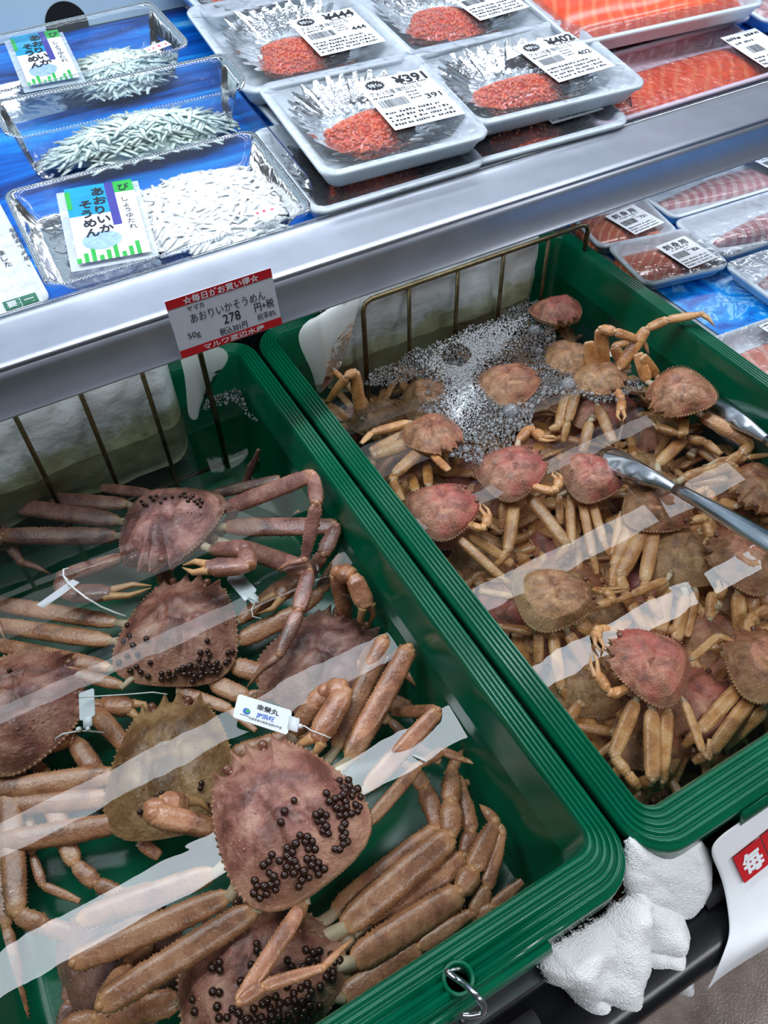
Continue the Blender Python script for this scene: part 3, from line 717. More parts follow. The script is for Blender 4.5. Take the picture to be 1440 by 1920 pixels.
        for q in (-1, 1):
            b0 = pts[3] + sd * (q * w * 0.24); m1 = pts[3] + d * 0.5 + sd * (q * w * (0.24 + gape)); e = pts[4] + sd * (q * w * gape * 0.5)
            mb.tube([b0 - d * 0.15, b0, m1, e], [w * 0.26, w * 0.25, w * 0.18, w * 0.03], s.up, 8, 0.85, 1)
        mb.build('pincer', [s.legm, PINCER], arm)
        return arm
    def hit(s, px, py):
        if s.bvh is None:
            s.bvh = BVHTree.FromPolygons([Vector(v) for v in s.mb.v], s.mb.f)
        return s.bvh.ray_cast(CAM, ray(px, py).normalized())[0:2]
    def eggs(s, lst, r):
        global EGGME
        for k, (px, py) in enumerate(lst):
            p, n = s.hit(px, py)
            if p is None: continue
            if n.dot(s.up) < 0: n = -n
            o = bpy.data.objects.new('leech_egg', EGGME); COL.objects.link(o); o.parent = s.cara
            sc = r * (0.9 + 0.2 * ((k * 37) % 10) / 10); o.location = p + n * (sc * 0.45) - s.root.location; o.scale = (sc,) * 3
_e = MB(); _e.ball((0, 0, 0), 1.0, 12, 8); EGGME = _e.mesh('leech_egg', EGG)

def zs(pts, z0, z1):
    n = len(pts); out = []
    for k, p in enumerate(pts):
        z = p[2] if len(p) > 2 else z0 + (z1 - z0) * k / max(1, n - 1)
        out.append(P(p[0], p[1], max(z, ZB + 0.012)))
    return out
GM, GF = 'male crabs in the left crate', 'small crabs in the right crate'
def make(label, group, front, back, zf, zb, width, roll, sm, lm, male, seed, legs=(), claws=(), eggs=(), er=0.0027):
    c = Crab('snow_crab', label, group, front, back, zf, zb, width, math.radians(roll), sm, lm, male, seed)
    for (w, z0, z1, pts) in legs: c.limb(zs(pts, z0, z1), w)
    for (w, z0, z1, pts) in claws: c.claw(zs(pts, z0, z1), w)
    c.eggs(eggs, er); return c
def zoomed(x0, y0, k, lst): return [(x0 + x / k, y0 + y / k) for (x, y) in lst]

# ---------------------------------------------------------------- big crabs, left crate
eggE = zoomed(200, 1260, 2.769, [(1207,570),(1250,570),(1222,605),(1258,600),(1297,615),(1137,638),(1235,625),(1225,643),(1275,630),(1268,650),(1313,655),(1153,675),(1180,665),(1205,655),(1235,678),(1288,695),(1308,705),(1187,710),(1208,715),(1240,705),(1205,745),(1235,745),(1268,738),(1297,730),(1230,790),(1215,812),(1235,840),(1222,858),(1245,880),(1225,893),(1183,918),(1207,918),(1110,728),(1140,745),(1090,740),(1122,770),(1092,775),(1143,800),(1120,830),(1153,838),(970,675),(922,730),(908,785),(1002,848),(1040,855),(1028,885),(1065,880),(982,890),(940,915),(970,932),(1045,920),(1078,920),(860,950),(845,980),(818,1000),(930,960),(898,980),(950,978),(980,982),(1038,970),(1066,970),(1060,1000),(1095,990),(1085,1020),(1125,1020),(1098,1048),(990,1015),(1022,1032),(968,1045),(925,1050),(1048,1065),(1013,1078),(998,1110),(848,1043),(872,1058),(772,1080),(785,1110),(820,1110),(855,1100),(885,1090),(880,1128),(770,1145),(832,1150),(798,1172),(932,1015)])
eggF = zoomed(320, 1640, 3.273, [(523,425),(527,468),(555,485),(305,540),(265,575),(308,585),(497,563),(440,660),(265,720),(303,725),(142,765),(290,812),(158,840),(718,527),(740,565),(827,470),(868,485),(905,478),(845,530),(893,525),(815,565),(980,500),(1000,540),(960,580),(990,600),(950,625),(990,640),(1030,530),(835,670),(800,695),(860,715),(910,690),(760,725),(845,750),(710,685),(590,765),(640,745),(665,785),(715,775),(760,775),(805,775),(850,795),(605,815),(660,830),(560,790),(515,815),(765,830),(815,835),(860,838),(910,803),(380,830),(415,850),(305,880),(350,880),(465,885),(515,880),(555,868),(615,865),(660,880),(720,865),(760,900),(800,870),(640,905),(690,905),(580,905),(430,905),(840,880)])
eggB = zoomed(340, 840, 4, [(195,1525),(145,1535),(210,1553),(135,1590),(190,1600),(70,1630),(105,1643),(15,1650),(160,1640),(210,1628),(265,1610),(240,1660),(290,1650),(65,1690),(100,1710),(145,1685),(190,1690),(230,1688),(345,1540),(380,1530),(355,1590),(330,1612),(85,1750),(190,1450),(30,1695),(270,1685),(245,1632),(150,1715)]) + \
       zoomed(0, 860, 4, [(1115,1630),(1215,1610),(1270,1600),(1265,1645),(1215,1650),(1305,1630),(1335,1585),(1380,1570),(1380,1610),(1420,1560),(965,1255),(980,1330),(935,1370),(1005,1400),(1040,1470),(960,1480),(900,1530),(1100,1350),(1030,1560),(985,1590),(1060,1600),(1130,1530)])
eggA = zoomed(0, 860, 4, [(1060,322),(1100,352),(1150,310),(1210,332),(1240,302),(1130,292),(1170,284),(1350,285),(1390,292),(1080,345),(1290,290),(1410,320)]) + zoomed(340, 840, 4, [(20,345),(70,380),(100,402),(118,418),(140,440),(150,408),(85,368),(130,388)])
A = make('dusky male crab nearest the wire rack, facing the viewer with both claws folded in front', GM, (272, 1066), (352, 916), -0.058, -0.064, 0.119, 8, MALE[1], MLEGV, True, 1.3,
    legs=[(0.0185, -.075, -.10, [(222, 1006), (6, 1004), (-30, 1035), (-20, 1130), (10, 1200)]),
          (0.0185, -.075, -.11, [(226, 978), (12, 946), (-6, 985), (40, 1055), (98, 1078)]),
          (0.016, -.08, -.12, [(242, 946), (44, 932), (10, 960), (-20, 1040)]),
          (0.0115, -.08, -.09, [(284, 926), (190, 914)]),
          (0.0115, -.075, -.06, [(396, 928), (526, 897)]),
          (0.0175, -.062, .005, [(416, 956, -.062), (588, 890, .004), (594, 944, .008), (571, 1050, -.035), (519, 1069, -.05)]),
          (0.0185, -.066, -.05, [(420, 988, -.066), (632, 987, -.04), (606, 1040, -.045), (575, 1082, -.075)]),
          (0.0185, -.072, -.06, [(430, 1020, -.075), (580, 1070, -.048), (560, 1145, -.052), (524, 1228, -.058), (462, 1290, -.085)]),
          (0.011, -.10, -.06, [(412, 1002, -.09), (440, 960, -.11), (456, 915, -.085), (486, 842, -.052)])],
    claws=[(0.0185, -.07, -.07, [(232, 1044), (118, 1082), (118, 1112), (208, 1112), (284, 1100)]),
           (0.019, -.05, -.035, [(396, 1030, -.058), (460, 1030, -.042), (468, 1062, -.036), (386, 1064, -.034), (342, 1062, -.04)])],
    eggs=eggA, er=0.0024)
B = make('rusty male crab under the water with dark leech eggs along its rear edge', GM, (362, 1082), (312, 1288), -0.088, -0.094, 0.129, 0, MALE[0], MLEG, True, 2.1,
    legs=[(0.0165, -.10, -.10, [(222, 1168), (-20, 1130), (-70, 1150)]), (0.0165, -.10, -.10, [(212, 1203), (-20, 1170), (-70, 1200)]),
          (0.015, -.10, -.10, [(210, 1254), (-20, 1206), (-60, 1240)]), (0.011, -.09, -.075, [(232, 1286), (78, 1248), (30, 1244), (-30, 1238)]),
          (0.0175, -.10, -.08, [(446, 1204), (556, 1148), (600, 1110), (640, 1040)]), (0.0175, -.10, -.10, [(434, 1246), (512, 1270), (560, 1230), (620, 1200)]),
          (0.0165, -.10, -.10, [(398, 1280), (462, 1308), (520, 1300)]), (0.011, -.10, -.10, [(335, 1294), (432, 1330), (480, 1370)])],
    claws=[(0.019, -.10, -.10, [(326, 1140), (306, 1068), (320, 1040), (360, 1020), (396, 1010)]), (0.019, -.095, -.08, [(450, 1164), (540, 1092), (562, 1080), (520, 1120), (480, 1150)])],
    eggs=eggB, er=0.0031)
C = make('reddish male crab cut off by the left edge, its spiny side towards the paper tag', GM, (158, 1268), (-58, 1372), -0.090, -0.094, 0.132, 4, MALE[0], MLEG, True, 3.7,
    legs=[(0.0185, -.11, -.125, [(14, 1436), (31, 1714), (85, 1738), (150, 1756), (180, 1760)]), (0.0165, -.115, -.13, [(-20, 1440), (10, 1738), (28, 1850), (46, 1945)]),
          (0.0165, -.115, -.13, [(70, 1430), (140, 1620), (180, 1656), (250, 1688), (285, 1716)]), (0.010, -.12, -.13, [(40, 1440), (60, 1600), (80, 1660), (150, 1690)])],
    claws=[(0.0185, -.10, -.12, [(90, 1400), (124, 1384), (138, 1386), (182, 1452), (226, 1510)])], eggs=[(18, 1259)])
D = make('tan male crab half hidden behind the front crab, three legs reaching left', GM, (322, 1306), (318, 1572), -0.098, -0.104, 0.124, -4, MALE[2], MLEG, True, 4.4,
    legs=[(0.0195, -.108, -.108, [(220, 1452), (-30, 1486), (-80, 1500)]), (0.0175, -.112, -.112, [(216, 1496), (-30, 1514), (-80, 1530)]),
          (0.0185, -.108, -.112, [(234, 1542), (-30, 1586), (-80, 1600)]), (0.010, -.115, -.12, [(262, 1580), (300, 1606)]),
          (0.0185, -.115, -.12, [(440, 1460), (560, 1500), (600, 1520)]), (0.0185, -.115, -.12, [(430, 1420), (560, 1380), (600, 1360)])],
    claws=[(0.019, -.105, -.11, [(250, 1416), (178, 1334), (190, 1318), (250, 1328), (282, 1340)])],
    eggs=zoomed(200, 1260, 2.769, [(285,628),(265,652),(345,638),(383,638),(490,580),(485,605),(520,690),(175,725)]))
H = make('dull red male crab at the bottom, a sliver showing between front legs', GM, (300, 1750), (170, 1850), -0.125, -0.13, 0.12, 0, MALE[1], MLEGV, True, 9.1,
    legs=[(0.0165, -.13, -.135, [(160, 1800), (130, 1880), (110, 1960)])])
F_ = make('dark male crab under the thin folded leg, thickly dotted with leech eggs', GM, (398, 1712), (560, 1958), -0.090, -0.094, 0.134, 0, MALE[0], MLEG, True, 5.9,
    legs=[(0.0195, -.095, -.10, [(622, 1716), (824, 1556), (797, 1478), (770, 1440), (740, 1425)]),
          (0.0215, -.088, -.095, [(640, 1742), (846, 1566), (845, 1505), (848, 1440), (868, 1405)]),
          (0.0185, -.10, -.10, [(700, 1745), (872, 1606), (884, 1560), (868, 1480), (860, 1450)]),
          (0.0215, -.088, -.09, [(658, 1806), (864, 1674), (886, 1632), (928, 1540), (899, 1508)]),
          (0.0165, -.095, -.09, [(640, 1872), (786, 1776), (884, 1712)]),
          (0.0165, -.10, -.09, [(700, 1830), (886, 1716), (912, 1668), (942, 1562), (934, 1540)]),
          (0.0125, -.11, -.085, [(760, 1800), (880, 1730), (922, 1702), (980, 1652)]),
          (0.0185, -.095, -.105, [(338, 1876), (178, 1908), (120, 1930), (60, 1980)])], eggs=eggF, er=0.0033)
G = make('dusty pink male crab with its spiny claw raised beside the crate wall', GM, (668, 1152), (548, 1336), -0.098, -0.104, 0.128, 0, MALE[1], MLEG, True, 6.2,
    legs=[(0.0165, -.105, -.11, [(690, 1235), (752, 1250), (800, 1290)]), (0.0165, -.108, -.115, [(660, 1290), (770, 1330), (812, 1352)]),
          (0.012, -.11, -.115, [(640, 1320), (730, 1350), (780, 1400), (826, 1430)])],
    claws=[(0.0195, -.08, -.05, [(648, 1158, -.095), (634, 1074, -.045), (662, 1078, -.036), (688, 1140, -.055), (688, 1174, -.075)])])
E_ = make('wet brown male crab beside the white printed tag, crusted with leech eggs', GM, (450, 1408), (618, 1656), -0.046, -0.052, 0.124, 0, MALE[0], MLEG, True, 7.7,
    legs=[(0.0165, -.055, -.075, [(404, 1636), (150, 1726), (200, 1700, -.09), (280, 1660, -.10)]),
          (0.0175, -.057, -.07, [(432, 1678), (138, 1806), (170, 1772, -.085), (300, 1716, -.10)]),
          (0.019, -.057, -.056, [(482, 1702), (188, 1886), (240, 1816, -.075), (284, 1766, -.10)]),
          (0.0115, -.05, -.03, [(574, 1688, -.055), (448, 1880, -.030), (492, 1850, -.032), (606, 1814, -.040), (662, 1760, -.050)]),
          (0.0185, -.056, -.052, [(652, 1428), (768, 1214, -.046), (730, 1255, -.075), (650, 1310, -.10)]),
          (0.0165, -.066, -.06, [(628, 1408), (722, 1196, -.050), (680, 1240, -.08), (600, 1330, -.1)]),
          (0.0145, -.06, -.05, [(684, 1482), (822, 1332, -.046), (735, 1336, -.075)]),
          (0.0105, -.056, -.07, [(688, 1546), (786, 1434), (830, 1408), (868, 1424, -.066), (888, 1432, -.06)])],
    claws=[(0.0205, -.062, -.05, [(408, 1556), (288, 1528, -.046), (296, 1506, -.05), (350, 1512, -.062), (398, 1530, -.075)]),
           (0.021, -.07, -.045, [(548, 1376, -.07), (610, 1298, -.050), (650, 1290, -.042), (592, 1390, -.048), (560, 1418, -.06)])],
    eggs=eggE, er=0.0034)

# ---------------------------------------------------------------- small crabs, right crate
def fem(label, front, back, zf, zb, width, sh, seed, legs=(), claws=(), roll=0):
    return make(label, GF, front, back, zf, zb, width, roll, FEM[sh], FLEG, False, seed, legs, claws)
R1 = fem('rosy crab nearest the front corner, back dry and glistening above the water', (1143, 1206), (1290, 1282), -0.046, -0.060, 0.080, 2, 11.1,
    [(0.0125, -.064, -.085, [(1193, 1312), (1150, 1418), (1176, 1450), (1200, 1480)]), (0.0135, -.064, -.09, [(1222, 1328), (1224, 1464), (1200, 1470, -.1), (1176, 1462, -.1)]), (0.0115, -.066, -.09, [(1252, 1328), (1240, 1468), (1222, 1482)]),
     (0.0075, -.062, -.06, [(1283, 1314), (1318, 1410), (1330, 1424), (1330, 1386)]), (0.0075, -.062, -.06, [(1296, 1236), (1346, 1192), (1376, 1202)])],
    [(0.0105, -.055, -.045, [(1176, 1290), (1148, 1302), (1140, 1296), (1118, 1262, -.042), (1109, 1224, -.04)]), (0.0105, -.055, -.045, [(1160, 1184), (1126, 1180), (1116, 1184), (1120, 1198), (1128, 1222)])])
R2 = fem('orange-brown crab cut by the right edge, one eye facing the rosy crab', (1384, 1182), (1482, 1306), -0.064, -0.070, 0.084, 0, 12.3,
    [(0.0125, -.075, -.095, [(1390, 1284), (1312, 1370), (1280, 1400)]), (0.0125, -.078, -.095, [(1410, 1306), (1332, 1412), (1300, 1430)]), (0.0115, -.08, -.1, [(1436, 1328), (1356, 1400)]), (0.0085, -.075, -.08, [(1384, 1246), (1334, 1210), (1356, 1196)])],
    [(0.0115, -.065, -.06, [(1400, 1190), (1404, 1166), (1416, 1152), (1446, 1142), (1470, 1150)])])
R3 = fem('greyish-brown crab against the left wall of the crate, facing right', (1115, 1104), (966, 1134), -0.058, -0.060, 0.080, 1, 13.5,
    [(0.0095, -.07, -.085, [(1010, 1180), (1010, 1244)]), (0.0105, -.07, -.095, [(1036, 1187), (1052, 1292), (1070, 1320)]), (0.0115, -.07, -.09, [(1064, 1185), (1106, 1256), (1130, 1280)]), (0.0125, -.066, -.08, [(1080, 1168), (1112, 1188), (1130, 1200)]),
     (0.0075, -.065, -.07, [(970, 1120), (898, 1108)])],
    [(0.010, -.07, -.075, [(1104, 1140), (1142, 1130), (1150, 1120), (1132, 1108), (1180, 1106)])])
R4 = fem('wet pink crab at the tip of the froth, claw raised beside it', (1014, 848), (908, 916), -0.044, -0.058, 0.078, 2, 14.9,
    [(0.0105, -.068, -.085, [(945, 940), (944, 992)]), (0.0125, -.066, -.085, [(966, 940), (952, 1034), (930, 1060)]), (0.0125, -.064, -.085, [(990, 928), (1066, 1024), (1040, 1050)])],
    [(0.0105, -.05, -.042, [(1000, 912), (1034, 922), (1046, 916), (1048, 898), (1038, 884)]), (0.0125, -.045, -.042, [(972, 826), (990, 806), (1002, 808), (1018, 822), (1044, 824)])])
R5 = fem('salmon-pink crab tight against the left wall under the froth', (890, 926), (776, 982), -0.052, -0.056, 0.082, 2, 15.2,
    [(0.0095, -.062, -.08, [(856, 1006), (944, 1086), (966, 1108)]), (0.0105, -.064, -.085, [(872, 996), (962, 1060)]), (0.0105, -.066, -.075, [(804, 912), (800, 868)]), (0.0105, -.066, -.08, [(780, 922), (770, 890)])],
    [(0.0105, -.055, -.046, [(876, 982), (900, 992), (912, 988), (914, 966), (902, 944)])])
R6 = fem('crab at the left wall beside the froth with four legs over the rim side', (852, 842), (774, 790), -0.044, -0.056, 0.074, 0, 16.8,
    [(0.0105, -.052, -.05, [(770, 792), (698, 811), (677, 832)]), (0.0105, -.056, -.058, [(767, 810), (694, 846)]), (0.0145, -.055, -.056, [(777, 828), (697, 855)]), (0.0135, -.055, -.056, [(792, 842), (740, 890), (736, 902), (756, 940)]), (0.0085, -.052, -.046, [(810, 852), (842, 882)])])
R7 = fem('dim greenish crab deep in the back left corner, one bent leg out of the water', (736, 812), (690, 764), -0.075, -0.078, 0.080, 1, 17.4,
    [(0.0135, -.065, .0, [(678, 784, -.062), (665, 696, -.012), (650, 706, -.012), (612, 756, -.05)]), (0.0095, -.08, -.045, [(690, 760, -.08), (652, 720, -.06), (642, 710, -.05), (610, 680, -.03)]), (0.0115, -.09, -.1, [(690, 790), (630, 780)]), (0.0115, -.09, -.1, [(700, 800), (640, 800)])])
R8 = fem('crab mostly under the froth behind the left wall crab, pale edge showing', (846, 742), (766, 756), -0.060, -0.068, 0.082, 1, 18.6, [(0.0115, -.075, -.09, [(780, 700), (740, 690)])])
R9 = fem('orange crab ringed by froth in the middle of the bubbles', (1002, 694), (908, 744), -0.044, -0.052, 0.080, 0, 19.2, [], [])
R10 = fem('tan crab at the back edge of the froth beside the rack', (1044, 704), (1088, 648), -0.054, -0.056, 0.078, 1, 20.5, [(0.0105, -.065, -.07, [(1072, 656), (1068, 618)])])
R11 = fem('crab at the back with legs climbing the right wall, one hooked over the rim', (1152, 722), (1098, 700), -0.048, -0.054, 0.078, 1, 21.9,
    [(0.0135, -.055, -.01, [(1110, 692, -.052), (1104, 640, -.02)]), (0.0155, -.05, .01, [(1132, 692, -.046), (1126, 616, .004), (1152, 622, .004), (1206, 640, -.015), (1217, 666, -.03)]),
     (0.0145, -.04, .02, [(1160, 692, -.042), (1213, 616, .000), (1251, 600, .012), (1316, 589, .018), (1341, 613, .010)]), (0.0135, -.05, -.03, [(1178, 696, -.05), (1150, 650, -.03), (1178, 642, -.03)])],
    [(0.0115, -.05, -.046, [(1150, 730), (1160, 740), (1166, 750), (1164, 772), (1166, 790)])])
R12 = fem('domed crab by the right wall facing the viewer, shell clear of the water', (1222, 768), (1322, 708), -0.044, -0.024, 0.080, 0, 22.7,
    [(0.0115, -.055, -.06, [(1281, 778), (1282, 816)]), (0.0155, -.05, -.06, [(1314, 778), (1410, 832), (1390, 852), (1360, 868)]), (0.0135, -.05, -.04, [(1214, 716, -.046), (1196, 662, -.02)]), (0.0125, -.05, -.04, [(1232, 706, -.046), (1204, 668, -.02)])],
    [(0.0105, -.06, -.06, [(1284, 796), (1280, 814), (1270, 814), (1234, 800), (1222, 780)])])
R13 = fem('pinkish crab with four thin straight legs, just left of the tongs tip', (1160, 884), (1058, 902), -0.060, -0.062, 0.080, 2, 23.3,
    [(0.0085, -.07, -.085, [(1049, 929), (1050, 984)]), (0.0095, -.07, -.085, [(1068, 930), (1072, 1022), (1068, 1040)]), (0.0095, -.07, -.09, [(1090, 935), (1112, 1044), (1120, 1078)]), (0.0095, -.07, -.085, [(1108, 933), (1132, 1018), (1150, 1050)])])
R14 = fem('amber-legged crab directly under the tongs blade', (1297, 968), (1168, 938), -0.066, -0.068, 0.080, 0, 24.1,
    [(0.0095, -.075, -.08, [(1166, 962), (1150, 1042)]), (0.0135, -.073, -.085, [(1184, 978), (1152, 1064), (1148, 1102)]), (0.0155, -.073, -.09, [(1208, 990), (1162, 1080), (1170, 1110), (1208, 1180)]), (0.0135, -.073, -.09, [(1228, 992), (1208, 1090), (1216, 1120), (1240, 1160)])],
    [(0.0115, -.075, -.08, [(1288, 980), (1318, 972), (1324, 980), (1332, 1010), (1316, 1040)])])
R15 = fem('brown crab in the middle of the heap below the amber-legged one', (1258, 984), (1288, 1102), -0.086, -0.088, 0.080, 1, 25.8,
    [(0.0145, -.088, -.095, [(1248, 1096), (1239, 1184)]), (0.0125, -.09, -.1, [(1286, 1116), (1268, 1200)]), (0.0095, -.09, -.1, [(1305, 1108), (1287, 1194)]), (0.0085, -.075, -.075, [(1252, 1086), (1186, 1114), (1150, 1130)])])
R16 = fem('brown crab below the tongs handle, spiny rear rim towards the viewer', (1326, 1018), (1462, 1078), -0.064, -0.070, 0.086, 0, 26.6,
    [(0.0135, -.075, -.095, [(1384, 1110), (1388, 1192)]), (0.0125, -.078, -.095, [(1410, 1115), (1412, 1170)]), (0.0125, -.08, -.095, [(1432, 1112), (1444, 1160)])],
    [(0.0115, -.075, -.07, [(1332, 1160), (1334, 1118), (1344, 1120), (1354, 1104), (1352, 1086)])])
R17 = fem('crab under the far side of the tongs by the right edge', (1392, 944), (1462, 890), -0.070, -0.076, 0.084, 0, 27.2,
    [(0.0115, -.08, -.09, [(1390, 900), (1372, 860)]), (0.0115, -.08, -.09, [(1380, 950), (1350, 940)])])
R18 = fem('crab beneath the tongs whose long amber leg points right', (1250, 886), (1232, 960), -0.092, -0.096, 0.076, 1, 28.4,
    [(0.0145, -.066, -.06, [(1280, 898, -.075), (1374, 872, -.06), (1382, 896, -.07), (1386, 930, -.08)]), (0.0085, -.06, -.056, [(1340, 866), (1400, 858), (1446, 852)]), (0.0135, -.075, -.068, [(1232, 872), (1284, 822), (1322, 828), (1352, 852)]), (0.0125, -.085, -.085, [(1308, 836), (1350, 868)])],
    [(0.0105, -.08, -.08, [(1300, 930), (1318, 918), (1330, 920), (1338, 944), (1330, 960)])])
R19 = fem('dull crab sunk beside the left wall below the greyish one', (1092, 1236), (1096, 1336), -0.095, -0.10, 0.078, 1, 29.3,
    [(0.0135, -.105, -.11, [(1084, 1334), (1140, 1402)]), (0.0125, -.105, -.11, [(1108, 1322), (1160, 1366)]), (0.0115, -.105, -.115, [(1070, 1340), (1110, 1420)])])
R20 = fem('reddish crab sunk in the front under the rosy one', (1354, 1268), (1270, 1372), -0.096, -0.10, 0.084, 2, 30.7,
    [(0.0135, -.105, -.115, [(1270, 1370), (1200, 1430)]), (0.0125, -.105, -.115, [(1290, 1390), (1250, 1480)])])
R21 = fem('dark crab at the back end of the heap by the end bar of the rack', (1062, 600), (1030, 568), -0.040, -0.044, 0.074, 2, 31.5, [(0.0105, -.055, -.07, [(1052, 610), (1072, 650)])])
R22 = fem('dark red crab just in front of the froth edge, under the clear water', (1150, 770), (1092, 766), -0.076, -0.08, 0.078, 2, 32.2,
    [(0.0135, -.06, -.075, [(1068, 720, -.055), (1048, 800, -.075), (1030, 806)]), (0.0125, -.055, -.075, [(1084, 722, -.052), (1064, 790, -.07), (1056, 830, -.085)]), (0.012, -.06, -.07, [(1120, 760), (1150, 830)]), (0.012, -.06, -.075, [(1106, 790), (1092, 850)])])

# the lower layers of the heap: copies of three posed crabs, each with its parts
def posed(seed, sh):
    c = Crab('snow_crab', 'small orange-brown crab buried in the lower layers of the crowded crate', GF, None, None, 0, 0, 0.077, 0, FEM[sh], FLEG, False, seed, Vector((0, 0.0385, 0)), Vector((0, -0.0385, 0)))
    rr = random.Random(seed)
    for sx in (-1, 1):
        for k, a in enumerate((38, 8, -24, -58)):
            a = math.radians(a + rr.uniform(-9, 9)); d = Vector((sx * math.cos(a), math.sin(a), 0)); w = (0.0125, 0.0135, 0.0130, 0.0085)[k]; L = (0.055, 0.062, 0.058, 0.042)[k]
            p0 = c.C + d * 0.037 - Z3 * 0.003; p1 = p0 + d * L + Z3 * 0.008; b = math.radians(rr.uniform(-50, 50))
            d2 = Matrix.Rotation(b, 3, 'Z') @ d; p2 = p1 + d2 * 0.02 - Z3 * 0.004; p3 = p2 + d2 * 0.034 - Z3 * 0.01; p4 = p3 + d2 * 0.02 - Z3 * 0.008
            c.limb([p0, p1, p2, p3, p4], w)
        c.claw([c.C + Vector((sx * 0.03, 0.022, -0.004)), c.C + Vector((sx * 0.05, 0.042, 0)), c.C + Vector((sx * 0.044, 0.052, 0)), c.C + Vector((sx * 0.024, 0.062, 0)), c.C + Vector((sx * 0.008, 0.068, 0))], 0.0105)
    return c.root
def copy_tree(o, parent=None):
    c = o.copy(); COL.objects.link(c)
    if parent is not None: c.parent = parent
    for ch in list(o.children): copy_tree(ch, c)
    return c
protos = [posed(41, 0), posed(52, 1), posed(63, 2)]
rr = random.Random(5); spots = []
for (zl, sp, tilt) in ((-0.110, 0.064, 9), (-0.130, 0.074, 5)):
    y = 0.185
    while y < 0.72:
        x = CR - 0.150 + rr.uniform(0, 0.03)
        while x < CR + 0.155:
            spots.append((x + rr.uniform(-.012, .012), y + rr.uniform(-.012, .012), zl + rr.uniform(-.006, .003), tilt)); x += sp * 1.12
        y += sp
used = [False] * 3
for k, (x, y, z, tl) in enumerate(spots):
    q = k % 3; o = protos[q] if not used[q] else copy_tree(protos[q]); used[q] = True
    o.location = (x, y, z - 0.011)
    o.rotation_euler = (math.radians(rr.uniform(-tl, tl)), math.radians(rr.uniform(-tl, tl)), rr.uniform(0, 6.28))
#SECTION
# ================================================================== tongs, tags
def strip(mb, pts, ups, prof, m=0):
    """sweep an open cross-section (list of (side, height)) along pts"""
    rows = []
    for k, p in enumerate(pts):
        d = (pts[min(k + 1, len(pts) - 1)] - pts[max(k - 1, 0)]).normalized(); up = ups; sd = d.cross(up).normalized(); u2 = sd.cross(d)
        rows.append([p + sd * a + u2 * b for (a, b) in prof[k]])
    idx = [[mb.vert(p) for p in r] for r in rows]
    for a, b in zip(idx, idx[1:]):
        for j in range(len(a) - 1): mb.face((a[j], a[j + 1], b[j + 1], b[j]), m)
tg = thing('kitchen_tongs', 'stainless steel tongs with scalloped ends lying in the crate of small crabs', 'tongs', P(1300, 900, -0.02))
def tong_arm(tip, neck, end, flip):
    arm = MB(); n = 14; prof = []; pts = []
    for k in range(n + 1):
        t = k / n; pts.append(neck.lerp(end, t) + Z3 * (0.004 * math.sin(math.pi * t)))
        w = 0.0062 + 0.0045 * min(1, t * 2); prof.append([(w, -0.004 * flip), (w * 0.98, -0.001 * flip), (w * 0.7, 0.002 * flip), (0.2 * w, 0.0034 * flip), (-0.2 * w, 0.0034 * flip), (-w * 0.7, 0.002 * flip), (-w * 0.98, -0.001 * flip), (-w, -0.004 * flip)])
    strip(arm, pts, Z3, prof)
    a = arm.build('arm', STEEL, tg); so = a.modifiers.new('t', 'SOLIDIFY'); so.thickness = 0.0008
    head = MB(); n = 40; pts = []; prof = []
    for k in range(n + 1):
        t = k / n; pts.append(neck.lerp(tip, t) - Z3 * (0.006 * t * t))
        w = 0.0058 + 0.0135 * math.sin(math.pi * min(1, t * 0.80) * 0.62) ** 1.2
        if t > 0.90: w *= max(0.12, math.sqrt(max(0.0, 1 - ((t - 0.90) / 0.10) ** 2)))
        w += 0.0013 * abs(math.sin(t * math.pi * 4.5)) if t > 0.25 else 0
        dp = 0.004 + 0.005 * math.sin(math.pi * min(t, 0.95)); rib = 0.0022 * math.sin(math.pi * min(1, t * 1.05)) if t < 0.95 else 0
        prof.append([(w, -dp * flip), (w * 0.86, -dp * 0.45 * flip), (w * 0.55, dp * 0.1 * flip), (0.32 * w, dp * 0.3 * flip), (0.13 * w, (dp * 0.3 + rib) * flip), (-0.13 * w, (dp * 0.3 + rib) * flip), (-0.32 * w, dp * 0.3 * flip), (-w * 0.55, dp * 0.1 * flip), (-w * 0.86, -dp * 0.45 * flip), (-w, -dp * flip)])
    strip(head, pts, Z3, prof)
    h = head.build('scalloped_end', STEEL, a); so = h.modifiers.new('t', 'SOLIDIFY'); so.thickness = 0.0007
tong_arm(P(1130, 838, -0.050), P(1268, 914, -0.022), P(1560, 1090, 0.045), 1)
tong_arm(P(1326, 728, -0.046), P(1442, 822, -0.030), P(1600, 1010, 0.040), 1)

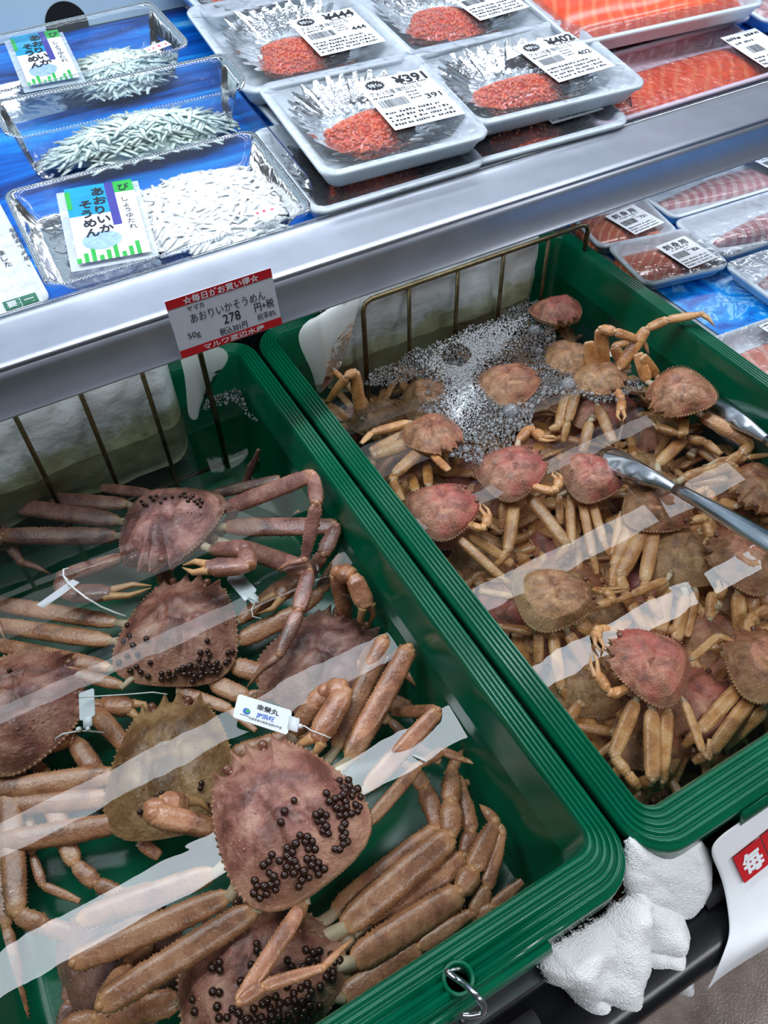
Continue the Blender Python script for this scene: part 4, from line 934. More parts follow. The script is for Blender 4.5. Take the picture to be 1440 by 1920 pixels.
def tag_plate(label, TL, TR, BL, content, string=None, tab=True, mat=WHITE):
    t = thing('paper_tag', label, 'tag', TL, 'white tags tied to the large crabs')
    ex = (TR - TL); w = ex.length; ex.normalize(); ey = (TL - BL); h = ey.length; ey.normalize(); nz = ex.cross(ey).normalized()
    if nz.z < 0: nz = -nz
    c = (TR + BL) / 2; ring = [c + ex * x + ey * y for (x, y) in rrect(0, 0, w / 2, h / 2, 0.12 * h, 4)]
    mb = MB(); mb.loops([[p - nz * 0.0004 for p in ring], [p + nz * 0.0004 for p in ring]], True, True, True); mb.build('plate', mat, t, False)
    if tab:
        mb = MB(); q = c + ex * (w / 2)
        mb.loops([[q + ex * x + ey * y + nz * z for (x, y) in rrect(0.0035, 0.0, 0.005, 0.28 * h, 0.001, 3)] for z in (-0.0004, 0.0006)], True, True, True); mb.ball(q + ex * 0.010, 0.0024, 8, 6); mb.build('tab', mat, t)
    if content:
        mb = MB(); content(mb, c - ex * w / 2 - ey * h / 2 + nz * 0.0004, ex, ey, w, h); mb.build('lettering', [INK, BLUEP, GRNP, RED], t, False)
    if string:
        mb = MB(); mb.tube(string, 0.0007, Z3, 6); mb.build('cord', STRING, t)
    return t
def tag_main(mb, O, ex, ey, w, h):
    text_into(mb, '幸榮丸', O + ex * w * 0.38 + ey * h * 0.62, ex, ey, h * 0.26, 0, w * 0.40, 0.02)
    text_into(mb, 'JP浜坂', O + ex * w * 0.40 + ey * h * 0.33, ex, ey, h * 0.22, 1, w * 0.34, 0.03)
    text_into(mb, '兵庫県美方郡新温泉町芦屋', O + ex * w * 0.28 + ey * h * 0.14, ex, ey, h * 0.11, 0, w * 0.60)
    for k, (m, r) in enumerate(((1, 0.13), (2, 0.07))):
        cc = O + ex * (w * (0.22 + 0.02 * k)) + ey * (h * (0.40 + 0.02 * k)); i = [mb.vert(cc + ex * (h * r * 1.2 * math.cos(a)) + ey * (h * r * math.sin(a)) + ex.cross(ey) * (0.0003 + 0.0002 * k)) for a in [2 * math.pi * j / 16 for j in range(16)]]; mb.face(i, m)
    fine_print(mb, O, ex, ey, w * 0.12, h * 0.20, w * 0.16, h * 0.05, 0, 4)
zt = -0.040
tag_plate('white printed tag with blue lettering floating above the front crab', P(447, 1301, zt), P(548, 1333, zt), P(436, 1345, zt), tag_main,
          [P(556, 1358, zt), P(572, 1362, zt), P(584, 1370, zt + .002), P(600, 1376, zt + .002), P(620, 1384, zt), ])
def tag_small(mb, O, ex, ey, w, h):
    for k in range(4): fine_print(mb, O, ex, ey, w * 0.12, h * (0.2 + 0.18 * k), w * 0.7, h * 0.09, 0, k)
tag_plate('white tag hanging under the raised claw of the dusky crab', P(424, 1086, -.058), P(460, 1128, -.060), P(446, 1066, -.058), tag_small,
          [P(466, 1120, -.058), P(480, 1126, -.057), P(472, 1142, -.058), P(474, 1156, -.060), P(490, 1160, -.062)])
tag_plate('wet translucent tag standing beside the crab at the left edge', P(148, 1300, -.066), P(150, 1352, -.072), P(176, 1290, -.058), tag_small,
          [P(148, 1308, -.055), P(190, 1305, -.052), P(240, 1302, -.052), P(286, 1298, -.052), P(314, 1302, -.056)], True)
# cords and clip on the dusky crab's folded claw
mb = MB(); mb.tube([P(130, 1090, -.045), P(119, 1080, -.042), P(119, 1068, -.042), P(128, 1066, -.045)], 0.0011, Z3, 6)
mb.tube([P(119, 1080, -.042), P(128, 1094, -.045), P(142, 1106, -.046), P(160, 1120, -.05), P(190, 1138, -.055), P(214, 1148, -.06), P(236, 1156, -.063)], 0.0011, Z3, 6)
o = mb.build('white_cord', STRING, base=P(130, 1090, -.045)); tag(o, 'twisted white cord looped around the claw of the dusky crab', 'cord')
tag_plate('white tag edge-on at the water surface by the loop of cord', P(68, 1134, -.048), P(136, 1086, -.044), P(82, 1140, -.052), None, None, False)
mb = MB(); mb.tube([P(104, 1392, -.09), P(106, 1384, -.085), P(118, 1376, -.08), P(130, 1374, -.08), P(150, 1370, -.082), P(172, 1371, -.085), P(196, 1374, -.09)], 0.0009, Z3, 6); mb.ball(P(148, 1368, -.08), 0.003, 8, 6)
o = mb.build('white_cord', STRING, base=P(130, 1390, -.09)); tag(o, 'pale cord tied round the submerged arm near the left edge', 'cord')
mb = MB(); mb.tube([P(774, 1416, -.05), P(786, 1421, -.048), P(800, 1428, -.048)], 0.0011, Z3, 6); o = mb.build('white_cord', STRING, base=P(786, 1421, -.048)); tag(o, 'short end of white cord by the thin leg of the front crab', 'cord')

# ================================================================== price card on the rail
O = PY(340, 671, 0.6425); TL_ = PY(307, 565, 0.6525); TR_ = PY(510, 500, 0.6525); BR_ = PY(528, 606, 0.6425)
cardo = thing('price_card', 'red and white price card clipped to the front of the metal rail', 'price card', O)
ex = (BR_ - O); w = ex.length; ex.normalize(); ey = TL_ - O; ey = (ey - ex * ey.dot(ex)); h = ey.length; ey.normalize()
nz = ex.cross(ey).normalized(); nz = nz if nz.y < 0 else -nz
O = O + nz * 0.002
mb = MB(); mb.box(O + ex * w / 2 + ey * h / 2 - nz * 0.0006, (w / 2, h / 2, 0.0006), (ex, ey, nz)); mb.build('card', CARD, cardo, False)
mb = MB(); bd = 0.15
rect_into(mb, O, ex, ey, 0, h * (1 - bd), w, h, 0); rect_into(mb, O, ex, ey, 0, 0, w, h * 0.135, 0); mb.build('red_bands', RED, cardo, False)
mb = MB()
text_into(mb, '☆毎日がお買い得☆', O + ex * w * 0.15 + ey * h * 0.872, ex, ey, h * 0.125, 1, w * 0.72, 0.02, 'L', 0.0005)
text_into(mb, 'マルワ渡辺水産', O + ex * w * 0.22 + ey * h * 0.025, ex, ey, h * 0.105, 1, w * 0.60, 0.015, 'L', 0.0005)
text_into(mb, 'ヤマカ', O + ex * w * 0.17 + ey * h * 0.735, ex, ey, h * 0.10, 0, w * 0.155, 0.01)
text_into(mb, 'あおりいかそうめん', O + ex * w * 0.175 + ey * h * 0.535, ex, ey, h * 0.18, 0, w * 0.72, 0.0)
text_into(mb, '278', O + ex * w * 0.46 + ey * h * 0.335, ex, ey, h * 0.23, 0, w * 0.165, 0.005)
text_into(mb, '円+税', O + ex * w * 0.77 + ey * h * 0.37, ex, ey, h * 0.17, 0, w * 0.19, 0.008)
text_into(mb, '税率8%', O + ex * w * 0.775 + ey * h * 0.205, ex, ey, h * 0.13, 0, w * 0.185, 0.0)
text_into(mb, '50g', O + ex * w * 0.11 + ey * h * 0.285, ex, ey, h * 0.14, 0, w * 0.115, 0.0)
text_into(mb, '税込301円', O + ex * w * 0.40 + ey * h * 0.165, ex, ey, h * 0.14, 0, w * 0.27, 0.008)
mb.build('lettering', [INK, WHITE], cardo, False)

# ================================================================== packs
def frame(FL, FR, BL, plane):
    a, b, c = plane(*FL), plane(*FR), plane(*BL); ex = b - a; w = ex.length; ex.normalize(); up = Vector((0, -DT, 1)).normalized() if plane.__name__ == 'pd' else Z3
    ey = c - a; ey = ey - ex * ey.dot(ex); d = ey.length; ey.normalize(); ez = ex.cross(ey).normalized()
    return (a + ex * w / 2 + ey * d / 2, ex, ey, ez, w, d)
def at_deck(h):
    def pd(x, y): return PD(x, y, h)
    return pd
def at_z(z):
    def pz(x, y): return P(x, y, z)
    return pz
def frame2(FR, BR, x_left, z):
    a, b = P(FR[0], FR[1], z), P(BR[0], BR[1], z); ey = (b - a); d = ey.length; ey.normalize(); ex = ey.cross(Z3).normalized(); w = (a.x - x_left) / ex.x
    return (a - ex * w / 2 + ey * d / 2, ex, ey, Z3.copy(), w, d)
def foam_tray(root, fr, h, mat=FOAMP, rim=0.009, r=0.018, taper=0.016):
    c, ex, ey, ez, w, d = fr
    def lp(off, z, rr=None): return [c + ex * x + ey * y + ez * z for (x, y) in rrect(0, 0, w / 2 - off, d / 2 - off, max(0.003, (rr if rr is not None else r) - off * 0.5), 6)]
    mb = MB(); rings = [lp(rim + taper + 0.004, -h + 0.004), lp(rim + taper, -h + 0.005), lp(rim + taper * 0.4, -0.009), lp(rim + 0.001, -0.003), lp(rim - 0.001, -0.0008), lp(rim * 0.6, 0), lp(0.0015, -0.0006), lp(0, -0.0025), lp(0.0008, -0.006), lp(0.004, -0.0075), lp(taper * 0.75, -h + 0.004), lp(taper, -h), lp(taper + 0.004, -h)]
    mb.loops(rings, True, True, True); return mb.build('foam_tray', mat, root)
def film(root, fr, z=0.0008, mat=None):
    c, ex, ey, ez, w, d = fr; mb = MB(); n = 10; g_ = [[mb.vert(c + ex * ((i / n - .5) * (w - .004)) + ey * ((j / n - .5) * (d - .004)) + ez * (z - 0.0018 * math.sin(math.pi * i / n) * math.sin(math.pi * j / n))) for i in range(n + 1)] for j in range(n + 1)]
    for j in range(n):
        for i in range(n): mb.face((g_[j][i], g_[j][i + 1], g_[j + 1][i + 1], g_[j + 1][i]))
    mb.build('wrap_film', mat or FILM, root)
def label4(root, px, plane, content, z=0.0009):
    BL, BR, TL = plane(*px[0]), plane(*px[1]), plane(*px[2]); ex = BR - BL; w = ex.length; ex.normalize(); ey = TL - BL; ey -= ex * ey.dot(ex); h = ey.length; ey.normalize(); nz = ex.cross(ey)
    O = BL + nz * z; mb = MB(); mb.quad(O, O + ex * w, O + ex * w + ey * h, O + ey * h)
    p = mb.build('price_label', WHITE, root, False); mb = MB(); content(mb, O, ex, ey, w, h)
    mb.build('lettering', [INK, RED, WHITE], p, False); return p
def burst(mb, O, ex, ey, cx, cy, rx, ry, m=0):
    i = []; nz = ex.cross(ey) * 0.0002
    for k in range(32):
        f = 1.0 if k % 2 else 0.78; a = 2 * math.pi * k / 32; i.append(mb.vert(O + ex * (cx + rx * f * math.cos(a)) + ey * (cy + ry * f * math.sin(a)) + nz))
    mb.face(i, m)
def roe_label(price, seed):
    def f(mb, O, ex, ey, w, h):
        if price: text_into(mb, '¥' + price, O + ex * w * 0.50 + ey * h * 0.80, ex, ey, h * 0.215, 0, w * 0.46, 0.035)
        burst(mb, O, ex, ey, w * 0.22, h * 0.87, w * 0.145, h * 0.105); text_into(mb, '特価', O + ex * w * 0.125 + ey * h * 0.83, ex, ey, h * 0.09, 2, w * 0.19, 0.01, 'L', 0.0006)
        text_into(mb, 'アメリカ産 味付いくら', O + ex * w * 0.06 + ey * h * 0.66, ex, ey, h * 0.10, 0, w * 0.72)
        fine_print(mb, O, ex, ey, w * .58, h * .76, w * .34, h * .03, 0, seed)
        fine_print(mb, O, ex, ey, w * .06, h * .60, w * .3, h * .04, 0, seed + 1)
        barcode(mb, O, ex, ey, w * .08, h * .41, w * .38, h * .15, 0, seed)
        if price: text_into(mb, price, O + ex * w * 0.72 + ey * h * 0.42, ex, ey, h * 0.13, 0, w * 0.22, 0.015)
        for q in range(3): fine_print(mb, O, ex, ey, w * .52, h * (.60 - .06 * q), w * .16, h * .03, 0, seed + q)
        for q in range(4): fine_print(mb, O, ex, ey, w * .05, h * (.06 + .075 * q), w * (.86 - .1 * (q == 3)), h * .045, 0, seed + 7 + q)
    return f
FOILN = [0]
def roe_pack(label, FL, FR, BL, h, price, lab, roepx, seed, top=True):
    pl = at_deck(h); fr = frame(FL, FR, BL, pl); c, ex, ey, ez, w, d = fr; rr = random.Random(seed)
    t = thing('roe_pack', label, 'salmon roe pack', c - ez * 0.030, 'salmon roe packs on the shelf'); th = 0.028
    foam_tray(t, fr, th, FOAMB)
    # foil cup, pleated
    rc = pl(*roepx); off = rc - c; fx, fy = off.dot(ex), off.dot(ey)
    cc = c + ex * (fx * 0.55 + 0.004) + ey * (fy * 0.5 + 0.018) ; mb = MB(); n = 120; rings = []; zz = [rr.uniform(0.5, 1.5) for k in range(30)]
    hx, hy = w * 0.36, d * 0.36
    for (k, s_, z) in ((0, 0.50, -th + 0.006), (1, 0.64, -th + 0.008), (2, 0.80, -0.013), (3, 0.95, -0.006), (4, 1.06, -0.0015)):
        row = []
        for j in range(n):
            a = 2 * math.pi * j / n; zig = (0.06 * k / 4) * (1 if j % 4 < 2 else -1) * zz[j // 4] * (1 if fx > -9 else 1); s2 = s_ + zig
            sq = (abs(math.cos(a)) ** 3 + abs(math.sin(a)) ** 3) ** (-1 / 3)
            px_, py_ = hx * s2 * sq * math.cos(a), hy * s2 * sq * math.sin(a)
            row.append(cc + ex * px_ + ey * py_ + ez * (z + 0.005 * (k / 4) * (0.2 if j % 4 < 2 else -0.8)))
        rings.append(row)
    mb.loops(rings, True, True, False); mb.build('foil_cup', FOIL, t, False)
    # roe: membrane mound and the eggs on it
    mb = MB(); rows = []; rx, ry = hx * 0.78, hy * 0.62; rc2 = cc + ex * (0.002) - ey * 0.018
    for k in range(9):
        s_ = k / 8; rows.append([rc2 + ex * (rx * s_ * (1 + .15 * math.sin(3 * a + seed)) * math.cos(a)) + ey * (ry * s_ * (1 + .15 * math.sin(2 * a + seed)) * math.sin(a)) + ez * (-th + 0.006 + 0.017 * (1 - s_ ** 2.2)) for a in [2 * math.pi * j / 32 for j in range(32)]])
    rows = rows[1:]; mb.loops(rows, True, True, False)
    mb.build('roe_mound', ROED, t)
    mb = MB(); q = 0
    for k in range(800 if top else 160):
        a, s_ = rr.uniform(0, 6.283), math.sqrt(rr.random()) * 0.99
        f1, f2 = (1 + .15 * math.sin(3 * a + seed)), (1 + .15 * math.sin(2 * a + seed))
        p = rc2 + ex * (rx * s_ * f1 * math.cos(a)) + ey * (ry * s_ * f2 * math.sin(a)) + ez * (-th + 0.0065 + 0.017 * (1 - s_ ** 2.2))
        mb.ball(p, rr.uniform(0.0017, 0.0024), 7, 5)
    o = mb.build('roe_grains', ROE, t); o['kind'] = 'stuff'
    film(t, fr)
    if lab: label4(t, lab, at_deck(h + 0.0012), roe_label(price, seed))
    return t
# lower packs first, then those stacked on them
roe_pack('lower roe pack under the one marked 391 at the rail', (588, 402), (918, 303), (492, 238), 0.030, '', [(748, 318), (860, 290), (700, 260)], (700, 350), 3, False)
roe_pack('lower roe pack under the one marked 402 at the rail', (884, 308), (1188, 226), (788, 178), 0.030, '', [(1036, 234), (1132, 206), (990, 180)], (980, 260), 4, False)
roe_pack('lower roe pack under the one marked 444', (524, 240), (812, 160), (436, 105), 0.030, '', None, (590, 200), 5, False)
roe_pack('lower roe pack under the rearmost roe pack, in its shade', (800, 130), (1060, 70), (712, 10), 0.030, '', None, (860, 80), 6, False)
roe_pack('front roe pack with price label reading 391', (610, 332), (926, 250), (486, 156), 0.058, '391', [(741, 246), (873, 214), (672, 156)], (690, 235), 13)
roe_pack('roe pack by the salmon fillet with price label reading 402', (896, 234), (1220, 156), (798, 86), 0.058, '402', [(1048, 156), (1154, 124), (966, 88)], (975, 170), 14)
roe_pack('roe pack behind the 391 one with price label reading 444', (460, 174), (774, 106), (368, 8), 0.058, '444', [(602, 107), (724, 78), (554, 38)], (570, 95), 15)
roe_pack('rearmost full roe pack with most of its label beyond the picture', (776, 106), (1052, 40), (674, -44), 0.058, '', [(900, 40), (994, 14), (830, -20)], (845, 40), 16)
roe_pack('roe pack in the back row behind the 444 one, only its front foil showing', (392, 34), (670, -36), (300, -110), 0.058, '', [(545, -20), (650, -50), (500, -70)], (480, -10), 17)
# extra
def fish_pack(label, fr, h, flesh, mat, lab, plane, content, group, block=(0.40, 0.34, 0.0, 0.0), thick=0.016, cut=0.0):
    c, ex, ey, ez, w, d = fr
    t = thing('fish_pack', label, 'fish pack', c - ez * h, group); foam_tray(t, fr, h, mat, 0.007, 0.016, 0.012)
    bx, by, ox, oy = block; mb = MB(); n, m_ = 26, 14; rows = []
    for i in range(n + 1):
        u = i / n * 2 - 1; row = []
        end = max(0.0, 1 - abs(u) ** 6) ** 0.5; taper = 1.0 if not cut else 0.25 + 0.75 * min(1, (u + 1) / cut)
        for j in range(m_ + 1):
            a = math.pi * j / m_; y = -math.cos(a); z = math.sin(a) ** 0.55
            k = noise.noise(Vector((u * 2, y * 2, w * 99))) * 0.06
            row.append(c + ex * (w * (ox + bx * u)) + ey * (d * (oy + by * y * taper * (0.9 + 0.1 * end) + k * 0.2 * (1 - abs(y)))) + ez * (-h + 0.004 + thick * z * (0.35 + 0.65 * end) * (0.8 + 0.2 * taper + k)))
        rows.append(row)
    mb.loops(rows, False); mb.face([mb.vert(p) for p in rows[0]]); mb.face([mb.vert(p) for p in rows[-1]][::-1])
    mb.build('fillet', flesh, t); film(t, fr)
    if lab: label4(t, lab, plane, content)
    return t
def sash_label(price, seed):
    def f(mb, O, ex, ey, w, h):
        for k, ch in enumerate('刺身用'): text_into(mb, ch, O + ex * w * (0.10 + 0.27 * k) + ey * h * 0.76, ex, ey, h * 0.20, 0, None, 0.02)
        fine_print(mb, O, ex, ey, w * .2, h * .67, w * .6, h * .05, 0, seed); barcode(mb, O, ex, ey, w * .08, h * .38, w * .42, h * .2, 0, seed)
        if price: text_into(mb, price, O + ex * w * 0.68 + ey * h * 0.44, ex, ey, h * 0.15, 0, w * 0.2, 0.02)
        for q in range(2): fine_print(mb, O, ex, ey, w * .54, h * (.60 - .08 * q), w * .12, h * .04, 0, seed + q)
        for q in range(3): fine_print(mb, O, ex, ey, w * .06, h * (.06 + .09 * q), w * .82, h * .05, 0, seed + 5 + q)
    return f
def plain_label(seed):
    def f(mb, O, ex, ey, w, h):
        fine_print(mb, O, ex, ey, w * .04, h * .84, w * .9, h * .09, 0, seed); fine_print(mb, O, ex, ey, w * .1, h * .70, w * .5, h * .06, 0, seed + 1); barcode(mb, O, ex, ey, w * .2, h * .40, w * .35, h * .2, 0, seed)
        for q in range(3): fine_print(mb, O, ex, ey, w * .06, h * (.06 + .09 * q), w * .8, h * .05, 0, seed + 5 + q)
    return f
SG, TG = 'sashimi packs on the right-hand counter', 'salmon packs at the right end of the shelf'
zp = -0.016; hp = 0.022; pz = at_z(zp)
fish_pack('salmon sashimi pack priced 731 behind the crate wall', frame2((1276, 433), (1201, 362), 0.772, zp), hp, SALMON, FOAMP, [(1191, 441), (1246, 418), (1148, 401)], at_z(zp + .001), sash_label('731', 21), SG, (0.44, 0.34, -0.06, -0.03))
fish_pack('salmon sashimi pack priced 856, nearer of the two salmon ones', frame2((1373, 496), (1290, 424), 0.764, zp), hp, SALMON, FOAMP, [(1292, 505), (1347, 483), (1241, 459)], at_z(zp + .001), sash_label('856', 22), SG, (0.42, 0.34, -0.08, -0.04))
fish_pack('white fish sashimi pack under the end of the rail', frame((1264, 408), (1508, 334), (1204, 340), pz), hp, BREAM, FOAMP, [(1452, 322), (1500, 304), (1416, 294)], at_z(zp + .001), sash_label('', 23), SG, (0.44, 0.26, -0.02, 0.0), 0.012, 1.2)
fish_pack('white fish sashimi pack in the middle at the right edge', frame((1358, 482), (1600, 402), (1296, 402), pz), hp, BREAM, FOAMP, None, pz, None, SG, (0.40, 0.24, 0.04, -0.06), 0.014, 1.0)
fish_pack('white fish pack mostly beyond the right edge, one corner showing', frame((1456, 566), (1690, 486), (1388, 482), pz), hp, BREAM, FOAMP, None, pz, None, SG, (0.40, 0.26, 0.02, 0.0), 0.014, 1.0)
fish_pack('pink salmon pack close against the crate at the lower right', frame((1430, 730), (1690, 632), (1336, 630), pz), hp, mat_fish('pale_salmon_flesh', srgb(222, 130, 112), srgb(236, 160, 140), srgb(248, 206, 190), 14, 0.4, 3.0), FOAMP, [(1462, 640), (1510, 620), (1436, 606)], at_z(zp + .001), plain_label(24), SG, (0.42, 0.30, -0.02, -0.10))
LT = at_deck(0.026); UT = at_deck(0.060)
fish_pack('red salmon fillet pack lying against the rail at the right', frame((1128, 236), (1500, 122), (1046, 124), LT), 0.024, SALMONR, plain('pale_pink_foam', srgb(226, 206, 222), 0.42, var=0.02), [(1434, 128), (1500, 108), (1350, 72)], at_deck(0.0275), plain_label(31), TG, (0.44, 0.30, 0.0, -0.08))
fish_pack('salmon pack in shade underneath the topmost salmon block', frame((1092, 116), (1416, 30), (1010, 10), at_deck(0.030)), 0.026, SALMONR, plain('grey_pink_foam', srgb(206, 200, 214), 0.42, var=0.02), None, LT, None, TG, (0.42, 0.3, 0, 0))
fish_pack('thick red salmon block pack, topmost at the upper right', frame((1080, 82), (1440, 4), (980, -40), UT), 0.024, SALMONR, FOAMP, None, UT, None, TG, (0.46, 0.40, -0.01, 0.0), 0.030)
fish_pack('small pale blue pack at the upper right corner', frame((1440, 42), (1640, -10), (1396, -20), LT), 0.024, BREAM, FOAMB, None, LT, None, TG)

# ---- squid packs: clear wavy trays
def squid_pack(label, fr, h, wave, sachet, blob, mat, seed, sticker=None, stage=0.0):
    c, ex, ey, ez, w, d = fr; rr = random.Random(seed)
    t = thing('squid_pack', label, 'squid pack', c - ez * h, 'squid packs on the shelf')
    def rz(x): return wave * (2 * abs(x) / w) ** 2.2
    def lp(off, z, top=1.0): return [c + ex * x + ey * y + ez * (z + rz(x) * top) for (x, y) in rrect(0, 0, w / 2 - off, d / 2 - off, 0.016, 8)]
    mb = MB(); mb.loops([lp(0.020, -h + 0.001, 0), lp(0.018, -h + 0.002, 0.0), lp(0.012, -h * 0.5, 0.5), lp(0.007, -0.004), lp(0.004, 0.0), lp(0.0, 0.001), lp(0, -0.002)], True, True, False); mb.build('clear_tray', CLEARP, t)
    mb = MB(); pts = lp(0.002, 0.0015); 
    for k, p in enumerate(pts):
        q = pts[(k + 1) % len(pts)]; m_ = max(1, int((q - p).length / 0.0035))
        for u in range(m_):
            a = p.lerp(q, u / m_); b = p.lerp(q, (u + 0.5) / m_); mb.tube([a, b], [0.0009, 0.0009], ez, 5)
    mb.build('crimped_rim', clear('milky_rim', (0.9, 0.95, 1, 1), 1.5, 0.2, 0, 60, 0.45, 1.0), t)
    mb = MB(); bx, by, rx, ry, hz = blob
    rows = [[c + ex * (bx * w + rx * w * q * math.cos(a) * (1 + .10 * math.sin(3 * a + seed))) + ey * (by * d + ry * d * q * math.sin(a)) + ez * (-h + 0.003 + hz * 0.72 * (1 - q * q)) for a in [6.2832 * j / 40 for j in range(40)]] for q in (0.08, 0.3, 0.5, 0.7, 0.85, 0.95)]
    mb.loops(rows, True, True, False)
    for k in range(420):
        a = rr.uniform(0, 6.28); s_ = math.sqrt(rr.random()); x, y = bx * w + rx * w * s_ * math.cos(a), by * d + ry * d * s_ * math.sin(a); z = -h + 0.004 + hz * 0.73 * (1 - s_ * s_) + rr.uniform(-0.0012, 0.0004)
        L = rr.uniform(0.010, 0.020); an = rr.uniform(-0.9, 0.9) + (1.57 if k % 5 == 0 else 0); dx, dy = math.cos(an) * L, math.sin(an) * L
        p0 = Vector((x - dx, y - dy, z - 0.0015)); p1 = Vector((x, y, z + 0.0015)); p2 = Vector((x + dx, y + dy, z - 0.002)); lim = lambda p: c + ex * max(-w * .47, min(w * .47, p.x)) + ey * max(-d * .44, min(d * .44, p.y)) + ez * p.z
        mb.tube([lim(p0), lim(p1), lim(p2)], [0.0018, 0.0032, 0.0018], ez, 6, 0.36)
    o = mb.build('squid_strips', mat, t); o['kind'] = 'stuff'
    if sachet:
        TL, TR, BR, BL, z = sachet; pl = at_deck(z); TL, TR, BR, BL = pl(*TL), pl(*TR), pl(*BR), pl(*BL)
        ax = (BR - BL); sw = ax.length; ax.normalize(); ay = TL - BL; ay -= ax * ay.dot(ax); sh = ay.length; ay.normalize(); nz = ax.cross(ay)
        ctr = BL + ax * sw / 2 + ay * sh / 2
        mb = MB(); n = 10; gr = [[mb.vert(ctr + ax * ((i / n - .5) * sw * 1.18) + ay * ((j / n - .5) * sh * 1.02) + nz * (0.004 * (math.sin(math.pi * i / n) * math.sin(math.pi * j / n)) ** 0.5 - 0.001)) for i in range(n + 1)] for j in range(n + 1)]
        for j in range(n):
            for i in range(n): mb.face((gr[j][i], gr[j][i + 1], gr[j + 1][i + 1], gr[j + 1][i]))
        sc = mb.build('sauce_sachet', [clear('sachet_film', (0.95, 0.97, 1, 1), 1.5, 0.15, 0.4, 80, 0.55, 1.0, (0.85, 0.92, 0.95, 1))], t)
        Z = BL + nz * 0.0036; mb = MB()
        rect_into(mb, Z, ax, ay, 0.03 * sw, 0.02 * sh, sw * 1.0, sh * 0.99, 0, 0.0001)
        rect_into(mb, Z, ax, ay, 0.03 * sw, 0.60 * sh, sw * 0.62, sh * 0.99, 2, 0.0003); rect_into(mb, Z, ax, ay, 0.60 * sw, 0.42 * sh, sw * 0.72, sh * 0.99, 3, 0.0004)
        for q in range(9):
            x0 = sw * (0.02 + 0.10 * q); rect_into(mb, Z, ax, ay, x0, 0.02 * sh, x0 + sw * 0.06, sh * (0.08 + 0.05 * (q % 3)), 4, 0.0003)
        rect_into(mb, Z, ax, ay, 0.72 * sw, 0.84 * sh, sw * 1.0, sh * 0.99, 4, 0.0003); rect_into(mb, Z, ax, ay, 0.03 * sw, 0.70 * sh, sw * 0.10, sh * 0.94, 4, 0.0005)
        i = [mb.vert(Z + ax * (sw * (0.40 + 0.27 * math.cos(a))) + ay * (sh * (0.26 + 0.11 * math.sin(a))) + nz * 0.0004) for a in [6.283 * k / 24 for k in range(24)]]; mb.face(i, 5)
        vertical_text(mb, 'あおりいか', Z + ax * sw * 0.40 + ay * sh * 0.97 + nz * 0.0004, ax, ay, sh * 0.115, 1, 1.08, 0.03)
        vertical_text(mb, 'そうめん', Z + ax * sw * 0.20 + ay * sh * 0.82 + nz * 0.0004, ax, ay, sh * 0.115, 1, 1.08, 0.03)
        text_into(mb, 'び', Z + ax * sw * 0.78 + ay * sh * 0.86 + nz * 0.0004, ax, ay, sh * 0.10, 1, None, 0.01)
        vertical_text(mb, 'しょうゆたれ', Z + ax * sw * 0.80 + ay * sh * 0.78 + nz * 0.0004, ax, ay, sh * 0.07, 1, 1.05, 0.0)
        mb.build('sachet_print', [WHITE, INK, TEALP, INDIGO, GRNP, plain('pale_squid_print', srgb(150, 180, 216), 0.5, var=0.1, scale=200)], sc, False)
    if sticker:
        px, z = sticker; pl = at_deck(z); a, b, e = pl(*px[0]), pl(*px[1]), pl(*px[2]); ax = b - a; sw = ax.length; ax.normalize(); ay = e - a; ay -= ax * ay.dot(ax); sh = ay.length; ay.normalize()
        mb = MB(); rect_into(mb, a, ax, ay, 0, 0, sw, sh, 0, 0.0002); fine_print(mb, a + ax.cross(ay) * 0.0002, ax, ay, sw * .1, sh * .3, sw * .8, sh * .45, 1, seed); mb.build('date_sticker', [WHITE, plain('pink_ink', srgb(226, 90, 120), 0.5)], t, False)
    return t
squid_pack('front squid pack at the rail with a blue and green sauce sachet', frame((92, 552), (592, 404), (34, 362), at_deck(0.024)), 0.022, 0.006,
           ((90, 365), (226, 356), (286, 480), (146, 505), 0.022), (0.19, -0.04, 0.30, 0.43, 0.018), SQUID, 41, (((480, 408), (524, 396), (484, 392)), 0.026))
squid_pack('middle squid pack of the three, seen from its curved side', frame((22, 288), (470, 186), (-6, 212), at_deck(0.062)), 0.050, 0.016,
           None, (0.04, 0.0, 0.42, 0.42, 0.042), SQUIDG, 42)
squid_pack('rear squid pack against the back panel with a green sachet', frame((-60, 206), (362, 100), (-106, 102), at_deck(0.050)), 0.040, 0.010,
           ((14, 76), (112, 56), (152, 152), (54, 170), 0.044), (0.20, -0.02, 0.24, 0.34, 0.030), SQUIDG, 43, (((280, 100), (322, 84), (272, 90)), 0.053))

# printed fish pack at the far left of the shelf
pl = at_deck(0.012); fr = frame((-150, 640), (96, 560), (-250, 410), pl); c, ex, ey, ez, w, d = fr
t = thing('printed_pack', 'white pack with handwritten style lettering and green stickers at the left edge', 'pack', c - ez * 0.012)
mb = MB(); mb.loops([[c + ex * x + ey * y + ez * z for (x, y) in rrect(0, 0, w / 2 - o_, d / 2 - o_, 0.012, 5)] for (o_, z) in ((0.004, -0.0115), (0.0, -0.004), (0.0, -0.001), (0.004, 0.0))], True, True, True); mb.build('pack_body', WHITE, t)
mb = MB(); q0 = pl(46, 426)
vertical_text(mb, '新鮮で脂ののった', pl(32, 408) + ez * 0.0006, ex, ey, 0.0088, 0, 1.12, 0.01)
vertical_text(mb, 'を昆布で〆め、', pl(14, 428) + ez * 0.0006, ex, ey, 0.0088, 0, 1.12, 0.01)
vertical_text(mb, 'ました', pl(-6, 470) + ez * 0.0006, ex, ey, 0.0088, 0, 1.12, 0.01)
